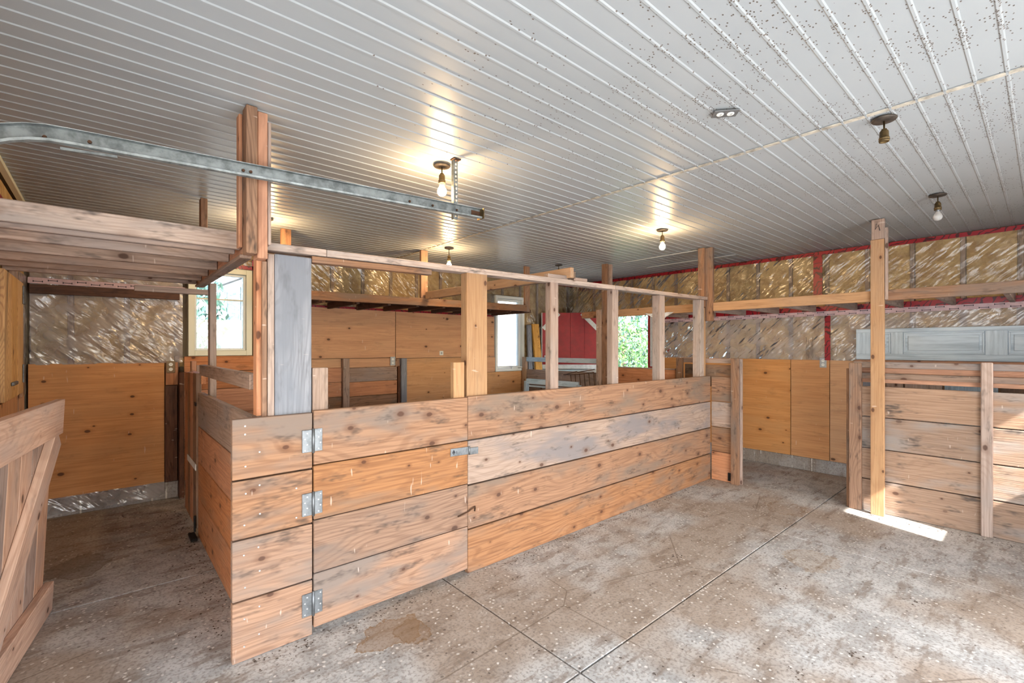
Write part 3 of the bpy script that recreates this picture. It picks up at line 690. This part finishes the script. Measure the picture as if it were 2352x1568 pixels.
# ------------------------------------------------------------------ loft along the right wall with its tall posts
tl = thing('right_loft', 'pale pine loft frame on tall posts along the right wall', 'loft', (5.7, 1.6, 0))
bx('front_beam', tl, 5.232, 5.270, 1.05, 3.93, 1.912, 2.008, 'pine_fresh', 'y'); bx('front_beam', tl, 5.232, 5.270, YF + .02, .94, 1.914, 2.008, 'pine_board', 'y')
bx('front_beam', tl, 5.232, 5.270, 3.935, 4.45, 1.915, 2.006, 'pine_orange', 'y')
for i in range(11):
    yj = -.62 + i * .405
    bx('joist', tl, 5.272, XR - .04, yj, yj + .038, 1.92, 2.0, 'pine_dusty', 'x')
bx('tall_post', tl, 5.192, 5.230, .945, 1.043, .0, 2.46, 'pine_fresh', 'z'); bx('post_head', tl, 5.192, 5.230, .942, 1.036, 2.462, H - .01, 'pine_dusty', 'z')
bx('post_cleat', tl, 5.204, 5.238, .922, .943, 1.92, 2.56, 'pine_dusty', 'z')
bx('tall_post', tl, 5.175, 5.213, 2.58, 2.655, 1.96, H - .01, 'pine_orange', 'z'); bx('tall_post', tl, 5.215, 5.253, 2.50, 2.59, 1.80, H - .01, 'pine_board', 'z')
bx('tall_post', tl, 5.216, 5.254, 2.60, 2.68, .0, 1.95, 'pine_fresh', 'z')
bx('tall_post', tl, 5.165, 5.203, 3.945, 4.035, .0, H - .01, 'pine_orange', 'z'); bx('tall_post', tl, 5.205, 5.24, 3.905, 3.99, .0, H - .02, 'old_beam', 'z')
bx('short_post', tl, 5.165, 5.205, 4.04, 4.13, .0, 2.02, 'old_beam', 'z')
from_bm('post_scribble', tube_bm([(5.1905, 1.0, 2.60), (5.1905, 1.008, 2.55), (5.1905, .985, 2.585), (5.1905, .975, 2.535)], .0028, 5), 'print_black', Matrix.Identity(4), tl)

# ------------------------------------------------------------------ right stall front
rs = thing('right_stall_front', 'mud splashed board stall front along the right side with open rails', 'stall wall', (5.3, .3, 0))
for z0, z1, m in ((.0, .288, 'soiled_board'), (.294, .572, 'soiled_board'), (.578, .860, 'soiled_board'), (.866, 1.142, 'soiled_board')): bx('board', rs, 5.282, 5.32, YF + .02, 1.222, z0 + .002, z1, m, 'y')
bx('rail', rs, 5.282, 5.32, YF + .02, 1.19, 1.312, 1.366, 'board_grey', 'y'); bx('rail', rs, 5.33, 5.368, YF + .02, 1.19, 1.262, 1.318, 'plank_red_brown', 'y')
bx('rail', rs, 5.282, 5.32, YF + .02, 1.19, 1.214, 1.262, 'board_grey', 'y'); bx('rail', rs, 5.33, 5.368, YF + .02, 1.19, 1.176, 1.216, 'plank_red_brown', 'y')
bx('post', rs, 5.242, 5.281, 1.122, 1.217, .0, 1.356, 'pine_board', 'z', .004); bx('post', rs, 5.242, 5.281, .277, .345, .0, 1.378, 'pine_dusty', 'z', .006)
bx('end_board', rs, 5.282, 5.32, 1.224, 1.245, .0, 1.30, 'pine_orange', 'z'); bx('post', rs, 5.242, 5.281, -.62, -.53, .0, 1.378, 'pine_dusty', 'z')

# ------------------------------------------------------------------ stub partition and stall fronts at x = 5.2
st = thing('stub_partition', 'short board return with end post beside the right passage', 'stall wall', (5.22, 2.4, 0))
for z0, z1, m in ((.0, .32, 'plank_red_brown'), (.326, .596, 'pine_orange'), (.602, .884, 'dark_stained'), (.89, 1.165, 'pine_orange')): bx('board', st, 5.216, 5.254, 2.275, 2.515, z0 + .002, z1, 'old_beam' if m == 'dark_stained' else m, 'y')
bx('post', st, 5.175, 5.214, 2.196, 2.280, .0, 1.376, 'pine_board', 'z'); bx('post', st, 5.216, 5.25, 2.18, 2.225, .0, 1.37, 'pine_dusty', 'z')
bx('rail', st, 5.255, 5.292, 2.23, 2.96, 1.318, 1.37, 'pine_dusty', 'y'); bx('post', st, 5.21, 5.25, 2.87, 2.95, .0, 1.37, 'pine_board', 'z')
bx('board', st, 5.256, 5.29, 2.30, 2.86, 1.05, 1.30, 'pine_orange', 'y'); bx('foot_plate', st, 5.206, 5.215, 2.282, 2.325, .02, .11, 'black_iron', 'z', .002)
bf = thing('brown_stall_front', 'plain brown board stall front below the open doorway', 'stall wall', (5.24, 3.4, 0))
for z0, z1 in ((.0, .40), (.405, .81), (.815, 1.22)): bx('board', bf, 5.256, 5.294, 2.985, 3.90, z0 + .002, z1, 'plank_red_brown', 'y')
bx('cap', bf, 5.25, 5.30, 2.985, 3.90, 1.222, 1.235, 'pine_dusty', 'y')
pp = thing('pen_partition', 'whitewashed low pen fence with blue-grey rail below the red door', 'stall wall', (5.22, 4.9, 0))
bx('rail', pp, 5.20, 5.238, 4.135, 5.60, 1.268, 1.338, 'blue_painted', 'y'); bx('post', pp, 5.19, 5.24, 5.605, 5.69, .0, 1.34, 'pine_fresh', 'z')
for z0, z1 in ((.0, .38), (.385, .76), (.765, 1.14)): bx('board', pp, 5.21, 5.248, 4.135, 5.60, z0 + .002, z1, 'board_grey', 'y')

# ------------------------------------------------------------------ red half door, swung inwards
Rv = Vector((math.sin(YAW), -math.cos(YAW), 0))
hinge = Vector((6.37, 5.03, 0)); Lr = .97
RM = Matrix.Translation(hinge) @ Matrix.Rotation(math.atan2(-Rv.y, -Rv.x), 4, 'Z')   # local X runs from the hinge to the free edge
rd = thing('red_half_door', 'red barn half door with white corner braces swung into the stall', 'door', M=RM @ Matrix.Translation((0, 0, 1.16)))
def lb(name, parent, x0, x1, y0, y1, z0, z1, mat, M, axis='x', bev=.002, rot=0.0):
    dims = {'x': (x1 - x0, y1 - y0, z1 - z0), 'z': (z1 - z0, y1 - y0, x1 - x0)}[axis]
    return mesh_obj(name, box_mesh(*dims, bev), mat, M @ Matrix.Translation(((x0 + x1) / 2, (y0 + y1) / 2, (z0 + z1) / 2)) @ Matrix.Rotation(rot, 4, 'Y') @ AX[axis], parent)
for i in range(4): lb('panel_board', rd, .02 + i * .2375, .2555 + i * .2375, .0, .03, 1.16, 2.085, 'red_paint', RM, 'z', .002)
lb('bottom_trim', rd, .02, .97, .03, .042, 1.13, 1.205, 'white_paint', RM)
def brace(a, b):
    p0, p1 = RM @ Vector((a[0], .037, a[1])), RM @ Vector((b[0], .037, b[1]))
    return stick('corner_brace', rd, p0, p1, .012, .07, 'white_paint', .001)
brace((.30, 2.075), (.035, 1.81)); brace((.69, 2.075), (.955, 1.81))
lb('edge_strip', rd, .0, .018, -.005, .04, 1.16, 2.085, 'pine_orange', RM, 'z'); lb('edge_strip', rd, -.03, -.003, -.02, .03, 1.13, 2.085, 'pale_blue_paint', RM, 'z'); lb('edge_strip', rd, .972, .985, -.005, .04, 1.16, 2.085, 'white_paint', RM, 'z')
from_bm('knob', lathe_bm([(0, .03), (.012, .03), (.016, .018), (.01, .0)], 10), 'white_paint', RM @ Matrix.Translation((.93, .03, 1.345)) @ Matrix.Rotation(-PI / 2, 4, 'X'), rd, True)
ld = thing('lower_half_door', 'pale blue lower half door standing below the red one', 'door', M=RM)
for i in range(4): lb('panel_board', ld, .02 + i * .2375, .2555 + i * .2375, .0, .03, .03, 1.02, 'pale_blue_paint', RM, 'z')
lb('top_rail', ld, -.02, .98, -.02, .05, 1.03, 1.118, 'pale_blue_paint', RM)
# tilted white board in front of it
wbp = thing('white_plank', 'white painted plank slanting below the red door', 'plank', (5.75, 4.9, 0))
stick('plank', wbp, (5.45, 5.25, 1.045), (6.05, 4.75, 1.12), .03, .075, 'white_paint')
stick('prop', wbp, (5.48, 5.225, .0), (5.48, 5.225, 1.01), .04, .04, 'old_beam')
stick('prop', wbp, (6.0, 4.79, .0), (6.0, 4.79, 1.07), .04, .04, 'old_beam')

# ------------------------------------------------------------------ things about the far pen
lk = thing('leaning_plank', 'yellowish plank leaning in the far corner beside the window', 'plank', (5.6, 5.66, 0))
stick('plank', lk, (5.525, 5.52, .0), (5.485, 5.685, 1.89), .15, .035, 'rough_yellow', .003, PI / 2 * 0)
lg = thing('leaning_plank', 'grey foil-faced board leaning beside the yellow plank', 'board', (5.42, 5.7, 0))
stick('plank', lg, (5.345, 5.60, 0), (5.345, 5.69, 1.87), .09, .03, 'weathered_grey')
hr = thing('wire_hay_rack', 'bent rusty wire hay rack hung on the pen fence', 'hay rack', (5.15, 4.4, .95))
wy = (4.62, 4.14)
bmr = tube_bm([(5.16, 4.72, 1.09), (5.12, 4.45, 1.15), (5.12, 4.42, 1.14), (5.16, 4.15, 1.19)], .006)
from_bm('top_wire', bmr, 'rust', Matrix.Identity(4), hr, True)
from_bm('top_wire', tube_bm([(5.14, 4.72, 1.09), (5.13, 4.4, 1.11), (5.14, 4.15, 1.15)], .006), 'rust', Matrix.Identity(4), hr, True)
for i in range(6): from_bm('bar', tube_bm([(5.14, 4.58 - i * .085, 1.105 + i * .008), (5.15, 4.545 - i * .085, .72)], .0055), 'rust', Matrix.Identity(4), hr, True)
from_bm('bottom_wire', tube_bm([(5.16, 4.58, .74), (5.16, 4.1, .74)], .006), 'rust', Matrix.Identity(4), hr, True)
bfm = thing('blue_sash', 'pale blue painted wooden sash leaning inside the stall', 'frame', (4.75, 4.6, 0))
bm0, bm1 = Vector((4.62, 5.02, 0)), Vector((4.98, 4.32, 0)); up = Vector((.10, .05, 1.0))
stick('top_rail', bfm, bm0 + up * 1.0, bm1 + up * .965, .05, .075, 'blue_painted'); stick('bottom_rail', bfm, bm0 + up * .03, bm1 + up * .03, .05, .075, 'blue_painted')
stick('stile', bfm, bm0 + up * .0, bm0 + up * 1.0, .07, .045, 'blue_painted'); stick('stile', bfm, bm1 + up * .0, bm1 + up * .96, .07, .045, 'blue_painted')
stick('glazing_rail', bfm, bm0 + up * .93 + Vector((.02, 0, 0)), bm1 + up * .89 + Vector((.02, 0, 0)), .03, .025, 'blue_painted')
tp = thing('torn_plastic', 'torn white plastic rag hanging from the right loft', 'plastic rag', (5.19, 3.1, 1.9))
bmt = bmesh.new(); gg = []
for j in range(9):
    row = []
    for i in range(13):
        u = i / 12; v = j / 8; wdt = 1 - v * .75
        row.append(bmt.verts.new((5.195 + .03 * noise.noise(Vector((u * 4, v * 4, 1))), 3.38 - (.5 + (u - .5) * wdt) * .42, 1.925 - v * (.06 + .22 * math.exp(-((u - .55) * 4) ** 2)) + .015 * noise.noise(Vector((u * 7, v * 5, 3))))))
    gg.append(row)
for j in range(8):
    for i in range(12): bmt.faces.new((gg[j][i], gg[j][i + 1], gg[j + 1][i + 1], gg[j + 1][i]))
from_bm('rag', bmt, 'white_film', Matrix.Identity(4), tp, True)

# ------------------------------------------------------------------ panelled door hung sideways on the right wall
pd = thing('panelled_door', 'grey-blue panelled door leaf laid sideways against the right wall', 'door', (XR - .06, .5, 1.362))
def groovy(): 
    k = NT('door_blue_grey'); tc = k.n('TexCoord'); f = k.noise(k.vmath('MULTIPLY', tc.outputs['Object'], (3, 40, 40)), 1, 4, .6)
    c = k.mix(k.smooth(f, .35, .75), lin((206, 220, 232)), lin((170, 186, 200))); k.l(c, k.b.inputs['Base Color']); k.b.inputs['Roughness'].default_value = .55; k.bump(f, .2, .002); MATS['door_blue_grey'] = k.m
groovy()
px1, px0 = XR - .03, XR - .065
bx('leaf', pd, px0 + .014, px1, -.62, 1.413, 1.363, 1.70, 'door_blue_grey', 'y', .002)
bx('long_rail', pd, px0, px0 + .0135, -.62, 1.413, 1.363, 1.424, 'door_blue_grey', 'y', .002); bx('long_rail', pd, px0, px0 + .0135, -.62, 1.413, 1.660, 1.70, 'door_blue_grey', 'y', .002)
for (a, b) in ((1.262, 1.413), (1.003, 1.104), (.240, .389), (-.62, -.374)): bx('cross_rail', pd, px0, px0 + .0135, a, b, 1.4245, 1.6595, 'door_blue_grey', 'z', .002)
for (a, b) in ((1.108, 1.258), (.393, .999), (-.37, .236)):
    for s_, e, z0, z1, ax in ((a, b, 1.640, 1.655, 'y'), (a, b, 1.429, 1.444, 'y'), (a, a + .015, 1.4445, 1.6395, 'z'), (b - .015, b, 1.4445, 1.6395, 'z')):
        bx('moulding', pd, px0 + .003, px0 + .0135, s_, e, z0, z1, 'door_blue_grey', ax, .005)
    bx('raised_panel', pd, px0 + .002, px0 + .0135, a + .036, b - .036, 1.466, 1.618, 'door_blue_grey', 'y', .006)

# ------------------------------------------------------------------ half door in the left wall
hdoor = thing('rough_half_door', 'rough yellow half door on strap hinges in the left wall', 'door', (XL + .02, 4.8, 1.15))
for i in range(3): bx('board', hdoor, XL + .004, XL + .032, 4.29 + i * .303, 4.59 + i * .303, 1.150, 1.993, 'rough_yellow', 'z')
for z in (1.30, 1.90): bx('hinge', hdoor, XL + .033, XL + .042, 5.14, 5.215, z - .07, z + .07, 'zinc', 'z', .002)
bx('bolt', hdoor, XL + .033, XL + .05, 4.55, 4.75, 1.24, 1.265, 'zinc', 'y', .004)

# ------------------------------------------------------------------ open gate at the left edge
far = Vector((-.268, 3.735, 0)); gd = Vector((-.150, -.989, 0)).normalized()
gx = gd; gyv = Vector((0, 0, 1)).cross(gx).normalized()
GM = Matrix.Translation(far) @ Matrix((gx, gyv, Vector((0, 0, 1)))).transposed().to_4x4() @ Matrix.Rotation(math.radians(-2.6), 4, 'X')
og = thing('ledged_gate', 'ledged and braced wooden gate standing open at the left edge', 'gate', M=GM)
for i in range(6): lb('board', og, .03 + i * .165, .19 + i * .165, -.02, .008, .045, 1.17, ('pine_pale', 'pine_dusty', 'pine_pale')[i % 3], GM, 'z')
lb('ledge', og, .0, 1.02, .009, .047, 1.01, 1.205, 'pine_pale', GM); lb('ledge', og, .0, 1.02, .009, .047, .006, .17, 'pine_pale', GM)
p0 = GM @ Vector((.07, .028, 1.0)); p1 = GM @ Vector((.92, .028, .18)); 
dvec = (p1 - p0); Lb = dvec.length; ang = math.atan2(.82, .85)
mesh_obj('brace', box_mesh(Lb, .038, .14, .003), 'pine_pale', GM @ Matrix.Translation((.495, .028, .59)) @ Matrix.Rotation(ang, 4, 'Y'), og)

# ------------------------------------------------------------------ garage door track
gt = thing('garage_door_track', 'galvanised garage door track hung below the ceiling', 'track', (.8, 2.36, 2.3))
prof = [(-.026, .031), (-.006, .034), (0, .029), (0, -.020), (-.006, -.029), (-.016, -.032), (-.025, -.027), (-.026, -.018)]
def track_bm(path):
    bm = bmesh.new(); prev = None
    for i, p in enumerate(path):
        d = (Vector(path[min(i + 1, len(path) - 1)]) - Vector(path[max(i - 1, 0)])).normalized(); nz = Vector((-d.z, 0, d.x))
        if nz.z < 0: nz = -nz
        row = [bm.verts.new(Vector(p) + Vector((0, a, 0)) + nz * b) for a, b in prof]
        if prev:
            for k in range(len(prof) - 1): bm.faces.new((prev[k], prev[k + 1], row[k + 1], row[k]))
        prev = row
    return bm
def ztr(x): return 2.275 + (x - .08) * .039
path = [(1.80, 2.37, ztr(1.8)), (.9, 2.37, ztr(.9)), (-.10, 2.37, ztr(-.10))]
x0, z0_, Rr = -.10, ztr(-.10), .38
path += [(x0 - Rr * math.sin(a), 2.37, z0_ - Rr * (1 - math.cos(a))) for a in [math.radians(q) for q in (8, 16, 24, 32, 40, 50, 60, 68)]]
o = from_bm('rail', track_bm(path), 'galvanised', Matrix.Identity(4), gt); md = o.modifiers.new('thick', 'SOLIDIFY'); md.thickness = .0025
lst = []; zb, zt_ = 2.28, H - .002
nh = 15; stp = (zt_ - zb) / nh
for i in range(nh):
    lst.append((1.607, 1.614, 2.374, 2.378, zb + i * stp, zb + (i + 1) * stp)); lst.append((1.626, 1.633, 2.374, 2.378, zb + i * stp, zb + (i + 1) * stp))
    lst.append((1.614, 1.626, 2.374, 2.378, zb + i * stp, zb + i * stp + stp * (.45 if i % 3 else .6)))
lst.append((1.604, 1.607, 2.374, 2.40, zb, zt_))
from_bm('hanger_strap', boxes_bm(lst), 'galvanised', Matrix.Identity(4), gt)
bx('hanger_foot', gt, 1.595, 1.645, 2.355, 2.40, H - .008, H - .002, 'rust', 'x', .001)
bx('end_bracket', gt, 1.80, 1.806, 2.33, 2.40, 2.31, 2.375, 'aged_brass', 'z', .001); bx('end_bracket', gt, 1.73, 1.80, 2.365, 2.369, 2.325, 2.358, 'rust', 'x', .001)
for x in (-.16, -.04, .47, .5, 1.30, 1.45, 1.62): from_bm('bolt', lathe_bm([(0, .005), (.006, .005), (.007, 0)], 8), 'rust', Matrix.Translation((x, 2.3655, ztr(x) + (.0 if x > -.1 else -.012))) @ Matrix.Rotation(PI / 2, 4, 'X'), gt)
bx('splice_plate', gt, -.12, .04, 2.352, 2.37, 2.222, 2.232, 'galvanised', 'x', .001, (0, math.radians(-4), 0))

# ------------------------------------------------------------------ bare bulb lamps on the ceiling
plate_me = None
def lamp(x, y, state, label, drop=.015):
    t = thing('bare_bulb_lamp', label, 'lamp', (x, y, H - .009), 'bare bulb lamps on the ceiling'); z = H - .009
    from_bm('mounting_plate', lathe_bm([(0, 0), (.052, 0), (.054, -.004), (.048, -.010), (.02, -.012), (0, -.012)], 20), 'plate_dark', Matrix.Translation((x, y, z)), t, True)
    from_bm('stem', lathe_bm([(0, -.01), (.004, -.01), (.004, -.034 - drop), (.012, -.036 - drop), (.012, -.046 - drop), (0, -.046 - drop)], 10), 'aged_brass', Matrix.Translation((x, y, z)), t, True)
    s = -.044 - drop
    from_bm('socket', lathe_bm([(0, s), (.016, s), (.019, s - .006), (.020, s - .034), (.023, s - .036), (.023, s - .042), (.020, s - .044), (.023, s - .047), (.021, s - .056), (.018, s - .056), (.016, s - .05), (0, s - .05)], 16), 'aged_brass', Matrix.Translation((x, y, z)), t, True)
    if state != 'none':
        b = s - .052
        bo = from_bm('bulb', lathe_bm([(0, b + .004), (.013, b), (.0135, b - .014), (.016, b - .022), (.024, b - .036), (.0285, b - .05), (.027, b - .064), (.019, b - .076), (.008, b - .081), (0, b - .082)], 10), 'bulb_lit' if state == 'lit' else 'bulb_off', Matrix.Translation((x, y, z)), t, True)
        from_bm('bulb_cap', lathe_bm([(.0142, b + .002), (.0142, b - .014), (.0125, b - .016)], 14), 'zinc', Matrix.Translation((x, y, z)), t, True)
    return t
lamp(1.60, 2.50, 'lit', 'glowing bare bulb beside the perforated track hanger')
lamp(2.995, 4.53, 'lit', 'glowing bare bulb hung near the rear loft hanger post', .05)
lamp(4.10, 2.465, 'lit', 'glowing bare bulb on clear ceiling over the long partition')
lamp(1.09, 4.56, 'lit', 'glowing bare bulb hidden behind the rough corner post')
lamp(4.76, 4.46, 'off', 'dark unlit lamp above the far end of cross beam')
lamp(2.94, .535, 'none', 'empty lamp socket without bulb next to the ceiling seam')
lamp(4.71, .537, 'off', 'unlit clear bulb lamp above the right tall post')

# ------------------------------------------------------------------ outlets and switches
def outlet(M, label, plate='outlet_grey', face='outlet_white', cat='outlet', w_=.07, h_=.115, holes=2):
    t = thing('wall_outlet' if cat == 'outlet' else 'wall_switch', label, cat, M=M)
    lb('cover_plate', t, -w_ / 2, w_ / 2, -.006, 0, -h_ / 2, h_ / 2, plate, M, 'z', .003)
    if holes == 2:
        for s in (-1, 1):
            f = from_bm('receptacle', lathe_bm([(0, .003), (.016, .003), (.017, 0)], 16), face, M @ Matrix.Translation((0, -.006, s * .024)) @ Matrix.Rotation(PI / 2, 4, 'X'), t)
            for q in (-1, 1): lb('slot', f, q * .006 - .0012, q * .006 + .0012, -.0098, -.0085, s * .024 - .002, s * .024 + .007, 'slot_black', M, 'z', 0)
    else: lb('toggle', t, -.012, .012, -.012, -.006, -.014, .014, 'outlet_grey', M, 'z', .002)
    return t
TB = lambda x, z, d=.014: Matrix.Translation((x, YB - d, z)); TR = lambda y, z, d=.014: Matrix.Translation((XR - d, y, z)) @ Matrix.Rotation(-PI / 2, 4, 'Z')
outlet(TB(.50, 1.305, .038), 'brass coloured outlet at the top of dark boards in left passage', 'outlet_dark')
outlet(TB(2.876, 1.316, .062), 'pale outlet on the back wall between two battens')
outlet(TB(3.66, 1.415), 'small square switch on the back plywood wall', 'outlet_white', 'outlet_white', 'switch', .062, .062, 1)
outlet(TR(1.747, 1.315), 'grey outlet on right wall plywood below the red tape')
outlet(TR(4.0, 1.32), 'outlet in wide plate beside the open doorway', 'outlet_white')
outlet(Matrix.Translation((2.28, 1.03, H - .009)) @ Matrix.Rotation(math.radians(90), 4, 'X') @ Matrix.Rotation(math.radians(40), 4, 'Y'), 'duplex outlet mounted on the speckled ceiling', 'box_grey')

# ------------------------------------------------------------------ crumbs of dirt on the floor
rr = random.Random(21); vs, fs = [], []
def crumb(x, y, r):
    k = len(vs); a0 = rr.uniform(0, 6.3)
    for q in range(3): vs.append((x + r * math.cos(a0 + q * 2.1) * rr.uniform(.5, 1.4), y + r * math.sin(a0 + q * 2.1) * rr.uniform(.5, 1.4), .0008))
    vs.append((x, y, r * .55)); fs.extend([(k, k + 1, k + 3), (k + 1, k + 2, k + 3), (k + 2, k, k + 3)])
for i in range(420): crumb(rr.uniform(.5, 5.2), 2.505 - abs(rr.gauss(0, .05)), rr.uniform(.002, .008))
for i in range(160): crumb(5.18 - abs(rr.gauss(0, .05)), rr.uniform(-.4, 1.2), rr.uniform(.002, .008))
for i in range(260): crumb(.55 - abs(rr.gauss(0, .10)), rr.uniform(2.8, 5.3), rr.uniform(.003, .009))
for i in range(600): crumb(rr.uniform(.3, 5.0), rr.uniform(-.2, 2.45), rr.uniform(.0015, .005))
for cx_, cy_ in ((3.2, 1.1), (2.4, .75), (2.75, .62), (3.6, .5), (3.1, 1.75), (1.0, 2.42), (.75, 2.45), (4.4, .8)):
    for i in range(9): crumb(cx_ + rr.gauss(0, .02), cy_ + rr.gauss(0, .02), rr.uniform(.004, .009))
me = bpy.data.meshes.new('crumbs'); me.from_pydata(vs, [], fs); me.update(); plain('dirt', (70, 56, 46), .95)
tag(mesh_obj('dirt_crumbs', me, 'dirt', Matrix.Identity(4)), 'dark dirt crumbs scattered over the concrete floor', 'dirt', None, 'stuff')

# ------------------------------------------------------------------ outdoors
gr = thing('ground', 'dry grey ground outside the barn', 'ground', (3, 3, -.15), kind='structure')
from_bm('ground_slab', boxes_bm([(-60, 60, -60, 60, -.4, -.13)]), 'ground_grey', Matrix.Identity(4), gr)  # greyed so no green light bounces onto the ceiling
pr = thing('sun_blocker_roof', 'added unseen roof keeping the sun out of both doorways', 'roof', (1.8, -2.5, 2.4), kind='structure')
bx('sun_blocker_sheet', pr, -4.5, 3.95, -3.9, YF - .13, 2.40, 2.45, 'roof_dark', 'x', .002); bx('sun_blocker_sheet', pr, -4.5, XL - .17, YF - .12, 2.8, 2.40, 2.45, 'roof_dark', 'y', .002)  # added out of view to block sun from the floor inside

def foliage(name, parent, c, r, n, size, mat, seed):
    rr = random.Random(seed); vs, fs = [], []
    for i in range(n):
        while True:
            p = Vector((rr.uniform(-1, 1), rr.uniform(-1, 1), rr.uniform(-1, 1)))
            if .35 < p.length < 1: break
        p = Vector((p.x * r[0], p.y * r[1], p.z * r[2])) * (1 + .25 * noise.noise(p * 2.5 + Vector((seed, 0, 0)))) + Vector(c)
        M = Euler((rr.uniform(0, 6.3), rr.uniform(0, 6.3), rr.uniform(0, 6.3))).to_matrix(); s = size * rr.uniform(.6, 1.3); k = len(vs)
        for q in ((-s, 0, 0), (0, -s * .45, s * .1), (s, 0, 0), (0, s * .45, s * .1)): vs.append(p + M @ Vector(q))
        fs.append((k, k + 1, k + 2, k + 3))
    me = bpy.data.meshes.new(name); me.from_pydata(vs, [], fs); me.update()
    return tag(mesh_obj(name, me, mat, Matrix.Identity(4), parent), kind='stuff')
def bush(name, label, cat, c, r, n, size, mat, seed, trunk=True):
    t = thing(name, label, cat, (c[0], c[1], -.13))
    foliage('foliage', t, c, r, n, size, mat, seed)
    from_bm('trunk', tube_bm([(c[0], c[1], -.13), (c[0] + .05, c[1], c[2])], .06 if r[2] < 2 else .14, 8), 'trunk', Matrix.Identity(4), t, True)
    return t
bush('garden_bush', 'leafy green bush close outside the open doorway', 'bush', (8.9, 6.3, .9), (1.1, 1.0, 1.35), 4200, .05, 'leaf_green', 1)
bush('garden_tree', 'blue-green tree filling the open doorway behind the bush', 'tree', (11.4, 8.2, 2.0), (1.4, 2.0, 2.6), 5200, .08, 'leaf_blue', 2)
bush('garden_tree', 'spruce coloured tree outside the left window', 'tree', (.75, 11.0, 2.6), (1.1, 1.2, 2.9), 3600, .09, 'leaf_blue', 5)
sh = thing('garden_shed', 'dark weathered shed seen through the left window', 'shed', (3.0, 14, -.13))
for i in range(8): bx('wall_board', sh, 2.35 + i * .3, 2.64 + i * .3, 13.6, 13.7, -.13, 2.9 + .16 * min(i, 7 - i), 'siding_dark', 'z')
stick('roof', sh, (2.0, 14.2, 3.0), (3.5, 14.2, 3.75), 1.6, .1, 'roof_dark'); stick('roof', sh, (3.5, 14.2, 3.75), (5.0, 14.2, 3.0), 1.6, .1, 'roof_dark')
bx('window_pane', sh, 2.95, 3.2, 13.58, 13.6, 2.45, 2.7, 'white_paint', 'z')
hs2 = thing('white_building', 'white sided building seen through the casement window', 'building', (9.5, 12, -.13))
for i in range(14): bx('siding_board', hs2, 7.6 + i * .35, 7.945 + i * .35, 11.0, 11.06, -.13, 4.2, 'siding_white', 'z', .006)
bx('belt_trim', hs2, 7.6, 12.5, 10.97, 11.0, 1.3, 1.36, 'siding_white', 'x')
bx('roof', hs2, 7.3, 12.8, 10.8, 15, 4.2, 4.35, 'roof_dark', 'x')
